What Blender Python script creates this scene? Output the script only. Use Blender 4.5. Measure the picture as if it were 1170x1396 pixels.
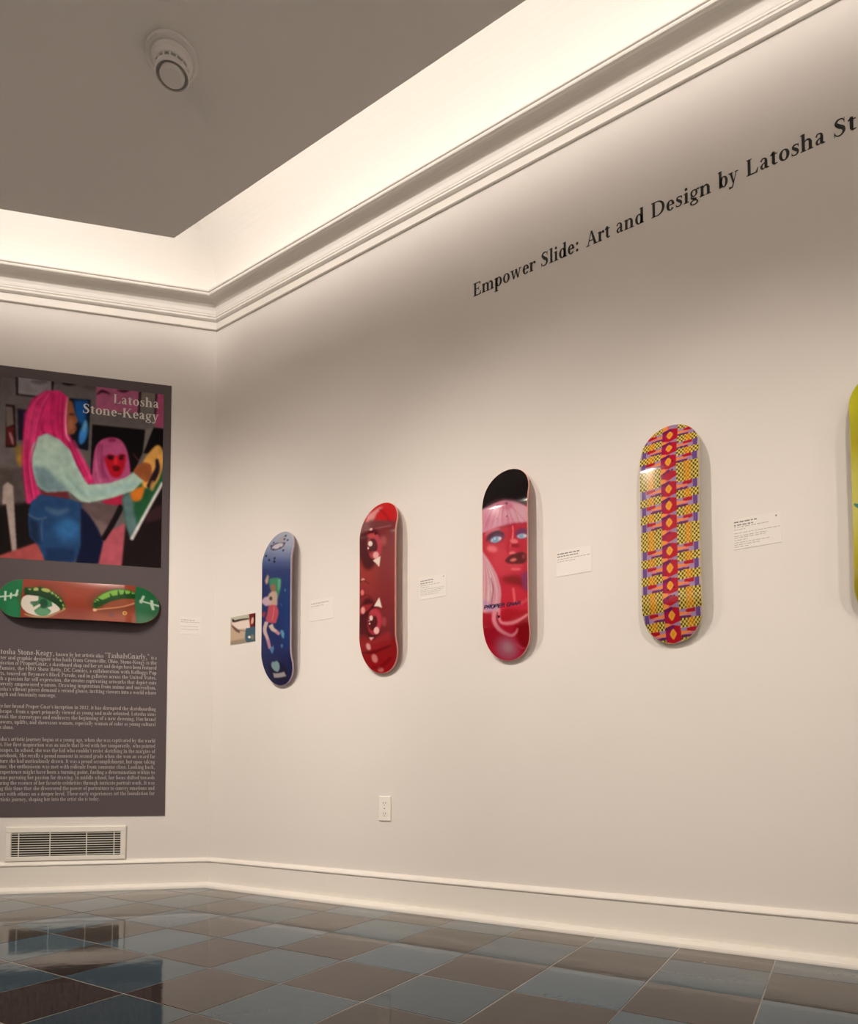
import bpy, math, random
import numpy as np
from mathutils import Matrix, Vector

for o in list(bpy.data.objects):
    bpy.data.objects.remove(o, do_unlink=True)
scene = bpy.context.scene
COL = scene.collection
random.seed(7)

# ------------------------------------------------------------------ camera
cd = bpy.data.cameras.new('camera')
cam = bpy.data.objects.new('camera', cd); COL.objects.link(cam)
cd.sensor_fit = 'VERTICAL'; cd.sensor_height = 36.0; cd.sensor_width = 36.0
cd.lens = 36.0 * 907.69 / 1396.0
cd.shift_x = 24.1 / 1396.0
cd.shift_y = 329.4 / 1396.0
yaw, pit = math.radians(57.4216), math.radians(2.4756)
fw = Vector((math.sin(yaw) * math.cos(pit), math.cos(yaw) * math.cos(pit), math.sin(pit)))
rt = fw.cross(Vector((0, 0, 1))).normalized(); up = rt.cross(fw)
M = Matrix((rt, up, -fw)).transposed().to_4x4(); M.translation = Vector((0, 0, 0.5957))
cam.matrix_world = M
cd.clip_start = 0.05
scene.camera = cam

# ------------------------------------------------------------------ world, exposure
w = bpy.data.worlds.new('world'); scene.world = w; w.use_nodes = True
w.node_tree.nodes['Background'].inputs[0].default_value = (0.9, 0.85, 0.8, 1)
w.node_tree.nodes['Background'].inputs[1].default_value = 0.0
vs = scene.view_settings
vs.view_transform = 'Standard'; vs.look = 'None'; vs.gamma = 1.0; vs.use_curve_mapping = False
vs.exposure = 0.0

# ------------------------------------------------------------------ room plan (counter-clockwise)
D, YC = 2.6206, 3.0479
CH = 1.45
PLAN = [(D, -2.1), (D, YC), (D - CH, YC + CH), (-1.55, YC + CH), (-3.0, YC), (-3.0, -2.1), (-1.55, -3.55), (D - CH, -3.55)]
WALLS = ['right', 'left', 'far', 'far_left', 'opposite', 'near_left', 'near', 'near_right']
NP = len(PLAN)
PANEL_IN, PANEL_Z = 0.452, 3.445
CEIL_Z = 3.76
def edge_dir(i):
    a, b = PLAN[i % NP], PLAN[(i + 1) % NP]
    l = math.hypot(b[0] - a[0], b[1] - a[1]); return ((b[0] - a[0]) / l, (b[1] - a[1]) / l)
def inset(i, off):
    d0, d1 = edge_dir(i - 1), edge_dir(i)
    n0, n1 = (-d0[1], d0[0]), (-d1[1], d1[0])
    k = off / (1 + n0[0] * n1[0] + n0[1] * n1[1])
    v = PLAN[i % NP]
    return (v[0] + k * (n0[0] + n1[0]), v[1] + k * (n0[1] + n1[1]))

# ------------------------------------------------------------------ lights
WARM = (1.0, 0.885, 0.775)
STRIP_COL = (1.0, 0.905, 0.83)
def look_matrix(loc, target):
    loc, target = Vector(loc), Vector(target)
    return Matrix.Translation(loc) @ (target - loc).to_track_quat('-Z', 'Y').to_matrix().to_4x4()
STRIP_W = 3.25          # watts per metre of the strip that lies on the hung ceiling panel
for i in range(NP):
    a, b = inset(i, PANEL_IN + 0.10), inset(i + 1, PANEL_IN + 0.10)
    d = edge_dir(i); L = math.hypot(b[0] - a[0], b[1] - a[1])
    ld = bpy.data.lights.new('cove_strip', 'AREA'); ld.shape = 'RECTANGLE'
    ld.size = L; ld.size_y = 0.075; ld.color = STRIP_COL; ld.energy = STRIP_W * L
    lo = bpy.data.objects.new('cove_strip', ld); COL.objects.link(lo)
    X = Vector((d[0], d[1], 0)); tl = math.radians(10); Z = Vector((-d[1] * math.cos(tl), d[0] * math.cos(tl), math.sin(tl)))      # -Z shines at the wall, tipped down
    Y = Z.cross(X)
    m = Matrix((X, Y, Z)).transposed().to_4x4()
    m.translation = Vector(((a[0] + b[0]) / 2, (a[1] + b[1]) / 2, PANEL_Z + 0.055 + 0.10))
    lo.matrix_world = m
def spot(loc, target, power, angle, blend=0.9, size=0.08):
    ld = bpy.data.lights.new('track_or_fill_spot', 'SPOT'); ld.energy = power; ld.color = WARM
    ld.spot_size = math.radians(angle); ld.spot_blend = blend; ld.shadow_soft_size = size
    lo = bpy.data.objects.new('track_or_fill_spot', ld); COL.objects.link(lo)
    lo.matrix_world = look_matrix(loc, target)
spot((-0.10, 2.70, 3.25), (D, 2.15, 0.42), 215, 76, 1.0)
spot((-0.10, 1.55, 3.25), (D, 0.90, 0.75), 215, 62, 1.0)
spot((0.10, -0.45, 3.25), (D, 0.20, 1.30), 108, 41, 1.0)
spot((0.10, -1.55, 3.25), (D, -0.70, 1.28), 102, 42, 1.0)
spot((-0.25, 1.95, 3.25), (D - 0.5, YC + 0.5, 0.74), 230, 71, 1.0)
spot((-0.9, -0.6, 3.25), (-3.0, -0.6, 1.30), 680, 70)  # this and the next two: added ambient fill, no such lamps known
spot((-0.9, 1.6, 3.25), (-3.0, 1.6, 1.30), 680, 70)
spot((-0.2, -1.8, 3.25), (0.2, -3.5, 1.30), 680, 70)

# ------------------------------------------------------------------ mesh helpers
def mobj(name, verts, faces, mat=None, parent=None, smooth=False, loc=None):
    me = bpy.data.meshes.new(name); me.from_pydata([tuple(v) for v in verts], [], [tuple(f) for f in faces]); me.update()
    if mat: me.materials.append(mat)
    if smooth: me.polygons.foreach_set('use_smooth', [True] * len(me.polygons))
    o = bpy.data.objects.new(name, me); COL.objects.link(o)
    if parent: o.parent = parent
    if loc: o.location = loc
    return o
def empty(name, loc):
    o = bpy.data.objects.new(name, None); COL.objects.link(o); o.location = loc; o.empty_display_size = 0.05; return o
def tag(o, label=None, cat=None, group=None, kind=None):
    if label: o['label'] = label
    if cat: o['category'] = cat
    if group: o['group'] = group
    if kind: o['kind'] = kind
    return o
class MB:
    def __init__(s): s.v = []; s.f = []
    def add(s, v, f):
        n = len(s.v); s.v += [tuple(p) for p in v]; s.f += [tuple(i + n for i in q) for q in f]
    def hexa(s, p8):   # 4 bottom, 4 top
        s.add(p8, [(3, 2, 1, 0), (4, 5, 6, 7), (0, 1, 5, 4), (1, 2, 6, 5), (2, 3, 7, 6), (3, 0, 4, 7)])
    def build(s, name, mat, parent=None, smooth=False): return mobj(name, s.v, s.f, mat, parent, smooth)
def prism(poly, z0, z1):
    n = len(poly)
    v = [(p[0], p[1], z0) for p in poly] + [(p[0], p[1], z1) for p in poly]
    f = [tuple(range(n - 1, -1, -1)), tuple(range(n, 2 * n))] + [(i, (i + 1) % n, (i + 1) % n + n, i + n) for i in range(n)]
    return v, f
# a wall frame: right, up, out vectors and an origin on the wall surface
class Frame:
    def __init__(s, origin, right, out): s.o = Vector(origin); s.r = Vector(right); s.u = Vector((0, 0, 1)); s.n = Vector(out)
    def p(s, a, b, c=0.0): return s.o + s.r * a + s.u * b + s.n * c
    def vec(s, a, b, c=0.0): return s.r * a + s.u * b + s.n * c
    def box(s, mb, a0, a1, b0, b1, c0, c1, rel):
        P = [s.p(a0, b0, c0), s.p(a1, b0, c0), s.p(a1, b0, c1), s.p(a0, b0, c1), s.p(a0, b1, c0), s.p(a1, b1, c0), s.p(a1, b1, c1), s.p(a0, b1, c1)]
        mb.hexa([q - rel for q in P])
    def bevbox(s, mb, a0, a1, b0, b1, c0, c1, e, rel):
        # a plate with a chamfered front edge
        lo = [(a0, b0), (a1, b0), (a1, b1), (a0, b1)]; li = [(a0 + e, b0 + e), (a1 - e, b0 + e), (a1 - e, b1 - e), (a0 + e, b1 - e)]
        v = [s.p(a, b, c0) - rel for a, b in lo] + [s.p(a, b, c1 - e) - rel for a, b in lo] + [s.p(a, b, c1) - rel for a, b in li]
        f = [(3, 2, 1, 0), (8, 9, 10, 11)]
        for k in range(4):
            j = (k + 1) % 4; f += [(k, j, j + 4, k + 4), (k + 4, j + 4, j + 8, k + 8)]
        mb.add(v, f)
FR = Frame((D, 0, 0), (0, -1, 0), (-1, 0, 0))                       # right wall: a = -Y, b = Z
q2 = math.sqrt(0.5)
FL = Frame((D, YC, 0), (q2, -q2, 0), (-q2, -q2, 0))                  # left wall: a = -s (s grows to the left)

# ------------------------------------------------------------------ materials
def srgb(c): return tuple(((x / 255) / 12.92 if x / 255 <= 0.04045 else ((x / 255 + 0.055) / 1.055) ** 2.4) for x in c)
def new_mat(name):
    m = bpy.data.materials.new(name); m.use_nodes = True
    return m, m.node_tree.nodes, m.node_tree.links, m.node_tree.nodes['Principled BSDF']
def paint(name, col, rough=0.6, var=0.03, bump=0.02, scale=60, coat=0.0, metal=0.0):
    m, N, Lk, B = new_mat(name)
    tc = N.new('ShaderNodeNewGeometry')
    nz = N.new('ShaderNodeTexNoise'); nz.inputs['Scale'].default_value = 2.2; nz.inputs['Detail'].default_value = 4
    Lk.new(tc.outputs['Position'], nz.inputs['Vector'])
    mr = N.new('ShaderNodeMapRange'); mr.inputs[3].default_value = 1 - var; mr.inputs[4].default_value = 1 + var
    Lk.new(nz.outputs[0], mr.inputs[0])
    mx = N.new('ShaderNodeMix'); mx.data_type = 'RGBA'; mx.blend_type = 'MULTIPLY'; mx.inputs[0].default_value = 1
    mx.inputs[6].default_value = (*col, 1); Lk.new(mr.outputs[0], mx.inputs[7]); Lk.new(mx.outputs[2], B.inputs['Base Color'])
    B.inputs['Roughness'].default_value = rough; B.inputs['Coat Weight'].default_value = coat; B.inputs['Metallic'].default_value = metal
    if bump:
        n2 = N.new('ShaderNodeTexNoise'); n2.inputs['Scale'].default_value = scale; n2.inputs['Detail'].default_value = 3
        Lk.new(tc.outputs['Position'], n2.inputs['Vector'])
        bp = N.new('ShaderNodeBump'); bp.inputs['Strength'].default_value = bump; bp.inputs['Distance'].default_value = 0.01
        Lk.new(n2.outputs[0], bp.inputs['Height']); Lk.new(bp.outputs[0], B.inputs['Normal'])
    return m
def print_mat(name, rough, coat):
    m, N, Lk, B = new_mat(name)
    at = N.new('ShaderNodeAttribute'); at.attribute_name = 'print'
    Lk.new(at.outputs['Color'], B.inputs['Base Color'])
    B.inputs['Roughness'].default_value = rough; B.inputs['Coat Weight'].default_value = coat; B.inputs['Coat Roughness'].default_value = 0.06
    return m
MW = paint('wall_paint', (0.74, 0.70, 0.665), 0.62, 0.015, 0.03, 220)
MT = paint('trim_paint', (0.80, 0.765, 0.71), 0.38, 0.01, 0.0)
MCP = paint('ceiling_panel_paint', (0.72, 0.70, 0.665), 0.85, 0.03, 0.15, 160)
MCU = paint('ceiling_paint', (0.80, 0.77, 0.72), 0.8, 0.01, 0.0)
MBLK = paint('vinyl_black', (0.012, 0.009, 0.010), 0.45, 0.02, 0)
MPOST = paint('poster_grey', (0.100, 0.082, 0.086), 0.9, 0.02, 0)
MTXT = paint('poster_text', srgb((205, 197, 192)), 0.5, 0.02, 0)
MTX2 = paint('poster_small_text', srgb((174, 165, 163)), 0.5, 0.02, 0)
MCARD = paint('label_card', (0.765, 0.728, 0.692), 0.5, 0.01, 0)
MINK = paint('label_ink', (0.42, 0.39, 0.37), 0.6, 0.01, 0)
MINKD = paint('label_ink_dark', (0.20, 0.18, 0.175), 0.6, 0.01, 0)
MVENT = paint('register_enamel', (0.80, 0.765, 0.70), 0.32, 0.01, 0)
MDARK = paint('duct_shade', (0.020, 0.015, 0.012), 0.7, 0.05, 0)
MPLAS = paint('outlet_plastic', (0.85, 0.81, 0.75), 0.3, 0.01, 0)
MSLOT = paint('outlet_slot', (0.10, 0.09, 0.08), 0.5, 0.01, 0)
MDET = paint('detector_plastic', (0.66, 0.63, 0.61), 0.5, 0.02, 0)
MDETD = paint('detector_slot', (0.30, 0.28, 0.26), 0.6, 0.02, 0)
MSTEEL = paint('bracket_steel', (0.3, 0.29, 0.28), 0.4, 0.02, 0, metal=0.8)
MDECK = print_mat('deck_print', 0.13, 0.0)
MDECK.node_tree.nodes['Principled BSDF'].inputs['Specular IOR Level'].default_value = 0.42
MPHOTO = print_mat('photo_print', 0.9, 0.0)
for m_ in (MPHOTO, MPOST): m_.node_tree.nodes['Principled BSDF'].inputs['Specular IOR Level'].default_value = 0.15

def tile_mat(name, base, base2):
    m, N, Lk, B = new_mat(name)
    g = N.new('ShaderNodeNewGeometry'); oi = N.new('ShaderNodeObjectInfo')
    nz = N.new('ShaderNodeTexNoise'); nz.inputs['Scale'].default_value = 3.5; nz.inputs['Detail'].default_value = 6; nz.inputs['Roughness'].default_value = 0.65
    Lk.new(g.outputs['Position'], nz.inputs['Vector'])
    mx = N.new('ShaderNodeMix'); mx.data_type = 'RGBA'; mx.inputs[6].default_value = (*base, 1); mx.inputs[7].default_value = (*base2, 1)
    Lk.new(nz.outputs[0], mx.inputs[0])
    rv = N.new('ShaderNodeMapRange'); rv.inputs[3].default_value = 0.8; rv.inputs[4].default_value = 1.2; Lk.new(oi.outputs['Random'], rv.inputs[0])
    m2 = N.new('ShaderNodeMix'); m2.data_type = 'RGBA'; m2.blend_type = 'MULTIPLY'; m2.inputs[0].default_value = 1
    Lk.new(mx.outputs[2], m2.inputs[6]); Lk.new(rv.outputs[0], m2.inputs[7])
    # streaky, broken old wax in a strip; paleness nearest the walls paints their reflection
    sx = N.new('ShaderNodeSeparateXYZ'); Lk.new(g.outputs['Position'], sx.inputs[0])
    mp = N.new('ShaderNodeMapping'); mp.inputs['Scale'].default_value = (5.0, 1.2, 1.0); Lk.new(g.outputs['Position'], mp.inputs[0])
    wz = N.new('ShaderNodeTexNoise'); wz.inputs['Scale'].default_value = 1.6; wz.inputs['Detail'].default_value = 7; wz.inputs['Roughness'].default_value = 0.62; wz.inputs['Distortion'].default_value = 0.6
    Lk.new(mp.outputs[0], wz.inputs['Vector'])
    # distance from the two walls in view
    dR = N.new('ShaderNodeMath'); dR.operation = 'SUBTRACT'; dR.inputs[0].default_value = D; Lk.new(sx.outputs[0], dR.inputs[1])
    ad = N.new('ShaderNodeMath'); ad.operation = 'ADD'; Lk.new(sx.outputs[0], ad.inputs[0]); Lk.new(sx.outputs[1], ad.inputs[1])
    dL0 = N.new('ShaderNodeMath'); dL0.operation = 'SUBTRACT'; dL0.inputs[0].default_value = D + YC; Lk.new(ad.outputs[0], dL0.inputs[1])
    dL = N.new('ShaderNodeMath'); dL.operation = 'MULTIPLY'; dL.inputs[1].default_value = q2; Lk.new(dL0.outputs[0], dL.inputs[0])
    dm = N.new('ShaderNodeMath'); dm.operation = 'MINIMUM'; Lk.new(dR.outputs[0], dm.inputs[0]); Lk.new(dL.outputs[0], dm.inputs[1])
    wob = N.new('ShaderNodeMath'); wob.operation = 'MULTIPLY_ADD'; wob.inputs[1].default_value = 0.30; Lk.new(wz.outputs[0], wob.inputs[0]); Lk.new(dm.outputs[0], wob.inputs[2])
    cr = N.new('ShaderNodeValToRGB'); e = cr.color_ramp.elements
    e[0].position = 0.0; e[0].color = (1.0,) * 3 + (1,); e[1].position = 1.0; e[1].color = (0.0,) * 3 + (1,)
    for p, v in ((0.34, 0.85), (0.44, 0.40), (0.50, 0.55), (0.56, 1.0), (0.60, 0.25), (0.75, 0.08)):
        k = e.new(p); k.color = (v, v, v, 1)
    Lk.new(wob.outputs[0], cr.inputs[0])
    hz = N.new('ShaderNodeMath'); hz.operation = 'MULTIPLY'; Lk.new(cr.outputs[0], hz.inputs[0])
    wr = N.new('ShaderNodeMapRange'); wr.inputs[1].default_value = 0.35; wr.inputs[2].default_value = 0.75; wr.inputs[3].default_value = 0.25; wr.inputs[4].default_value = 1.0
    Lk.new(wz.outputs[0], wr.inputs[0]); Lk.new(wr.outputs[0], hz.inputs[1])
    m3 = N.new('ShaderNodeMix'); m3.data_type = 'RGBA'; m3.inputs[7].default_value = (0.30, 0.27, 0.235, 1)
    hs = N.new('ShaderNodeMath'); hs.operation = 'MULTIPLY'; hs.inputs[1].default_value = 0.34; Lk.new(hz.outputs[0], hs.inputs[0])
    Lk.new(hs.outputs[0], m3.inputs[0]); Lk.new(m2.outputs[2], m3.inputs[6])
    # paint flecks
    fl = N.new('ShaderNodeTexVoronoi'); fl.inputs['Scale'].default_value = 7.0; fl.inputs['Randomness'].default_value = 1.0
    Lk.new(g.outputs['Position'], fl.inputs['Vector'])
    fs = N.new('ShaderNodeMath'); fs.operation = 'LESS_THAN'; fs.inputs[1].default_value = 0.045; Lk.new(fl.outputs['Distance'], fs.inputs[0])
    fc = N.new('ShaderNodeSeparateColor'); Lk.new(fl.outputs['Color'], fc.inputs[0])
    fp = N.new('ShaderNodeMath'); fp.operation = 'GREATER_THAN'; fp.inputs[1].default_value = 0.86; Lk.new(fc.outputs[0], fp.inputs[0])
    fm = N.new('ShaderNodeMath'); fm.operation = 'MULTIPLY'; Lk.new(fs.outputs[0], fm.inputs[0]); Lk.new(fp.outputs[0], fm.inputs[1])
    fm2 = N.new('ShaderNodeMath'); fm2.operation = 'MULTIPLY'; fm2.inputs[1].default_value = 0.6; Lk.new(fm.outputs[0], fm2.inputs[0])
    m4 = N.new('ShaderNodeMix'); m4.data_type = 'RGBA'; m4.inputs[7].default_value = (0.5, 0.47, 0.42, 1)
    Lk.new(fm2.outputs[0], m4.inputs[0]); Lk.new(m3.outputs[2], m4.inputs[6]); Lk.new(m4.outputs[2], B.inputs['Base Color'])
    rr = N.new('ShaderNodeMapRange'); rr.inputs[3].default_value = 0.06; rr.inputs[4].default_value = 0.20
    Lk.new(hz.outputs[0], rr.inputs[0]); Lk.new(rr.outputs[0], B.inputs['Roughness'])
    B.inputs['IOR'].default_value = 1.37
    n2 = N.new('ShaderNodeTexNoise'); n2.inputs['Scale'].default_value = 9; n2.inputs['Detail'].default_value = 3
    Lk.new(g.outputs['Position'], n2.inputs['Vector'])
    bp = N.new('ShaderNodeBump'); bp.inputs['Strength'].default_value = 0.05; bp.inputs['Distance'].default_value = 0.01
    Lk.new(n2.outputs[0], bp.inputs['Height']); Lk.new(bp.outputs[0], B.inputs['Normal'])
    return m
MTB = tile_mat('tile_slate_blue', (0.024, 0.056, 0.084), (0.038, 0.075, 0.100))
MTD = tile_mat('tile_dark_brown', (0.015, 0.0095, 0.008), (0.028, 0.018, 0.014))
def floor_base():
    m, N, Lk, B = new_mat('grout')
    g = N.new('ShaderNodeNewGeometry')
    nz = N.new('ShaderNodeTexNoise'); nz.inputs['Scale'].default_value = 1.3; nz.inputs['Detail'].default_value = 4
    Lk.new(g.outputs['Position'], nz.inputs['Vector'])
    cr = N.new('ShaderNodeValToRGB'); e = cr.color_ramp.elements
    e[0].position = 0.40; e[0].color = (0.16, 0.145, 0.125, 1); e[1].position = 0.60; e[1].color = (0.62, 0.56, 0.47, 1)
    Lk.new(nz.outputs[0], cr.inputs[0]); Lk.new(cr.outputs[0], B.inputs['Base Color']); B.inputs['Roughness'].default_value = 0.5
    return m
MGR = floor_base()

# ------------------------------------------------------------------ structure
def struct(o): o['kind'] = 'structure'; return o
outer = [inset(i, -0.12) for i in range(NP)]
TZ = 0.012                                        # tile thickness; tile tops are z = 0
v, f = prism(outer, -0.15, -0.0009)
floor = struct(mobj('floor', v, f, MGR))
v, f = prism(outer, CEIL_Z, CEIL_Z + 0.1)
struct(mobj('ceiling', v, f, MCU))
v, f = prism([inset(i, PANEL_IN) for i in range(NP)], PANEL_Z, PANEL_Z + 0.055)
cpanel = struct(mobj('ceiling_panel', v, f, MCP))
for i in range(NP):
    a, b, c, d = PLAN[i], PLAN[(i + 1) % NP], outer[(i + 1) % NP], outer[i]
    v, f = prism([a, d, c, b], -0.0, CEIL_Z)
    struct(mobj('wall_' + WALLS[i], v, f, MW))
def sweep(name, prof, i, mat):
    n = len(prof); v = []
    for off, z in prof: p = inset(i, off); v.append((p[0], p[1], z))
    for off, z in prof: p = inset(i + 1, off); v.append((p[0], p[1], z))
    f = [(k, (k + 1) % n, (k + 1) % n + n, k + n) for k in range(n)] + [tuple(range(n - 1, -1, -1)), tuple(range(n, 2 * n))]
    return struct(mobj(name, v, f, mat))
BASE = [(0, 0), (.052, 0), (.052, .006), (.050, .014), (.043, .021), (.032, .025), (.022, .026), (.017, .028), (.017, .138), (.014, .140),
        (.015, .142), (.021, .143), (.0225, .147), (.021, .152), (.016, .158), (.009, .163), (.006, .166), (0, .166)]
CROWN = [(0, 3.277), (.008, 3.277), (.011, 3.280), (.010, 3.286), (.004, 3.290), (.004, 3.326), (.012, 3.329), (.019, 3.335), (.020, 3.343),
         (.014, 3.346), (.014, 3.349), (.018, 3.351), (.019, 3.356), (.017, 3.360), (.015, 3.362), (.017, 3.366), (.018, 3.371), (.020, 3.385),
         (.025, 3.400), (.033, 3.413), (.044, 3.423), (.056, 3.430), (.070, 3.433), (.072, 3.428), (.077, 3.424), (.085, 3.423), (.092, 3.426),
         (.095, 3.432), (.094, 3.438), (.100, 3.441), (.102, 3.446), (.102, 3.454), (0, 3.454)]
COVE = [(0, 3.454)] + [(.30 * (1 - math.cos(q)), 3.46 + .30 * math.sin(q)) for q in np.linspace(0, math.pi / 2, 20)] + [(0, CEIL_Z)]
for i in range(NP):
    sweep('baseboard_' + WALLS[i], BASE, i, MT)
    sweep('trim_%d' % (i + 1), CROWN, i, MT)
    sweep('ceiling_cove', COVE, i, MCU)

# ------------------------------------------------------------------ floor tiles
S = 0.3048; TX, TY = 1.1712, 2.3220
def clip(poly, edges):
    for (ax, ay), (nx, ny) in edges:
        out = []
        for k in range(len(poly)):
            p, q = poly[k], poly[(k + 1) % len(poly)]
            dp = (p[0] - ax) * nx + (p[1] - ay) * ny; dq = (q[0] - ax) * nx + (q[1] - ay) * ny
            if dp >= 0: out.append(p)
            if dp * dq < 0:
                t = dp / (dp - dq); out.append((p[0] + t * (q[0] - p[0]), p[1] + t * (q[1] - p[1])))
        poly = out
        if len(poly) < 3: return []
    return poly
EDG = []
for i in range(NP):
    d = edge_dir(i); EDG.append((inset(i, 0.004), (-d[1], d[0])))
def tile_geom(poly, mb=None):
    cx = sum(p[0] for p in poly) / len(poly); cy = sum(p[1] for p in poly) / len(poly); n = len(poly); e = 0.0016
    ins = []
    for p in poly:
        dx, dy = cx - p[0], cy - p[1]; l = math.hypot(dx, dy); ins.append((p[0] + dx / l * e * 1.4, p[1] + dy / l * e * 1.4))
    v = [(p[0], p[1], -TZ) for p in poly] + [(p[0], p[1], -e * 0.6) for p in poly] + [(p[0], p[1], 0.0) for p in ins]
    f = [tuple(range(2 * n, 3 * n))]
    for k in range(n):
        j = (k + 1) % n; f += [(k, j, n + j, n + k), (n + k, n + j, 2 * n + j, 2 * n + k)]
    return v, f
GAP = 0.0011
h = S / 2 - GAP
full = {}
rest = {0: MB(), 1: MB()}
for i in range(-9, 22):
    for j in range(-16, 6):
        cx, cy = TX + S * (j + .5), TY - S * (i + .5)
        poly = [(cx - h, cy - h), (cx + h, cy - h), (cx + h, cy + h), (cx - h, cy + h)]
        cl = clip(poly, EDG)
        if len(cl) < 3: continue
        par = (i + j) % 2
        depth = cx * fw.x + cy * fw.y; lat = cx * rt.x + cy * rt.y
        near = depth > 1.05 and -0.85 * depth - 0.3 < lat < 0.85 * depth + 0.3
        mat = MTB if par else MTD
        if not near:
            v, f = tile_geom(cl); rest[par].add(v, f); continue
        whole = len(cl) == 4 and all(abs(a[0] - b[0]) + abs(a[1] - b[1]) < 1e-6 for a, b in zip(cl, poly))
        if whole:
            if par not in full:
                v, f = tile_geom([(-h, -h), (h, -h), (h, h), (-h, h)])
                o = mobj('tile', v, f, mat, floor); full[par] = o
            else:
                o = full[par].copy(); COL.objects.link(o); o.parent = floor
            o.location = (cx, cy, 0)
            o.rotation_euler = (random.uniform(-.0012, .0012), random.uniform(-.0012, .0012), 0)
        else:
            area = abs(sum(cl[k][0] * cl[(k + 1) % len(cl)][1] - cl[(k + 1) % len(cl)][0] * cl[k][1] for k in range(len(cl)))) / 2
            if area < 1e-4: continue
            c0 = (sum(p[0] for p in cl) / len(cl), sum(p[1] for p in cl) / len(cl))
            v, f = tile_geom([(p[0] - c0[0], p[1] - c0[1]) for p in cl])
            mobj('tile', v, f, mat, floor, loc=(c0[0], c0[1], 0))
for par in (0, 1):
    o = rest[par].build('tile_field', MTB if par else MTD, floor); o['kind'] = 'stuff'

# ------------------------------------------------------------------ serif glyphs (em units: x-height .47, capitals .69)
T, t, SR = .134, .042, .034
def _cr(pts, n):
    P = [np.array(p, float) for p in pts]; P = [2 * P[0] - P[1]] + P + [2 * P[-1] - P[-2]]; out = []
    for k in range(1, len(P) - 2):
        for s in np.arange(n) / n:
            a, b, c, d = P[k - 1:k + 3]
            out.append(.5 * ((2 * b) + (c - a) * s + (2 * a - 5 * b + 4 * c - d) * s * s + (3 * b - a - 3 * c + d) * s ** 3))
    out.append(P[-2]); return out
class G:
    def __init__(s, adv): s.adv = adv; s.q = []
    def poly(s, *p): s.q.append([tuple(x) for x in p]); return s
    def rect(s, x0, y0, x1, y1): return s.poly((x0, y0), (x1, y0), (x1, y1), (x0, y1))
    def stem(s, x, y0, y1, w=T, top='', bot='', sl=.055):
        s.rect(x - w / 2, y0, x + w / 2, y1)
        if bot == 'f': s.rect(x - w / 2 - sl, y0, x + w / 2 + sl, y0 + SR)
        if bot == 'l': s.rect(x - w / 2 - sl, y0, x + w / 2, y0 + SR)
        if bot == 'r': s.rect(x - w / 2, y0, x + w / 2 + sl, y0 + SR)
        if top == 'f': s.rect(x - w / 2 - sl, y1 - SR, x + w / 2 + sl, y1)
        if top == 'l': s.poly((x - w / 2 - sl, y1 - .055), (x, y1 - .045), (x, y1), (x - w / 2, y1 - .015), (x - w / 2 - sl, y1 - .03))
        return s
    def ring(s, cx, cy, rx, ry, a0=0, a1=360, wx=T, wy=t, n=20):
        A = np.radians(np.linspace(a0, a1, n + 1))
        O = [(cx + rx * math.cos(a), cy + ry * math.sin(a)) for a in A]; I = [(cx + (rx - wx) * math.cos(a), cy + (ry - wy) * math.sin(a)) for a in A]
        for k in range(n): s.poly(O[k], O[k + 1], I[k + 1], I[k])
        return s
    def path(s, *p, n=4):
        C = _cr(p, n); L, R = [], []
        for k, c in enumerate(C):
            a = C[max(k - 1, 0)]; b = C[min(k + 1, len(C) - 1)]; d = b[:2] - a[:2]; l = np.hypot(*d) or 1; nn = np.array([-d[1], d[0]]) / l
            L.append(tuple(c[:2] + nn * c[2] / 2)); R.append(tuple(c[:2] - nn * c[2] / 2))
        for k in range(len(C) - 1): s.poly(R[k], R[k + 1], L[k + 1], L[k])
        return s
    def bar(s, x0, y0, x1, y1, w0, w1=None):
        # slanted stroke measured horizontally
        w1 = w1 or w0; return s.poly((x0 - w0 / 2, y0), (x0 + w0 / 2, y0), (x1 + w1 / 2, y1), (x1 - w1 / 2, y1))
    def dot(s, x, y, r=.068):
        A = np.linspace(0, 2 * math.pi, 11)[:-1]; return s.poly(*[(x + r * math.cos(a), y + r * math.sin(a)) for a in A])
X, CAP, ASC = .47, .69, .73
GL = {}
def g(ch, adv): GL[ch] = G(adv); return GL[ch]
def ser(o, x, y, w=.2): return o.rect(x - w / 2, y, x + w / 2, y + SR)
g(' ', .25)
g('a', .47).path((.08, .36, .07), (.14, .45, .05), (.24, .455, .05), (.30, .37, .11), (.30, .2, T), (.31, .06, .10), (.43, .025, .03)).path((.30, .285, .03), (.15, .22, .06), (.10, .12, .10), (.16, .025, .05), (.30, .09, .03))
g('b', .53).stem(.12, 0, ASC, top='l').ring(.29, .23, .21, .245)
g('c', .44).ring(.25, .23, .21, .245, 50, 318).dot(.36, .36, .055)
g('d', .55).stem(.40, 0, ASC, top='l', bot='r').ring(.25, .23, .21, .245)
g('e', .46).ring(.24, .23, .20, .245, 0, 322).rect(.06, .235, .43, .27)
g('f', .34).stem(.15, 0, .58, bot='f').path((.15, .56, T), (.19, .67, .08), (.27, .72, .05), (.34, .68, .05)).dot(.33, .66, .05).rect(.03, X - .035, .30, X)
g('g', .48).ring(.22, .31, .175, .165, wx=.095).ring(.22, -.11, .20, .12, wx=.08, wy=.045).path((.10, .20, .05), (.09, .12, .07), (.2, .06, .1), (.34, .01, .08)).path((.33, .41, .05), (.39, .45, .05), (.46, .43, .07))
g('h', .58).stem(.13, 0, ASC, top='l', bot='f').path((.16, .36, .03), (.27, .445, .05), (.38, .41, .09), (.42, .30, T)).stem(.42, 0, .33, bot='f')
g('i', .30).stem(.15, 0, X, top='l', bot='f').dot(.145, .635)
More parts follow.
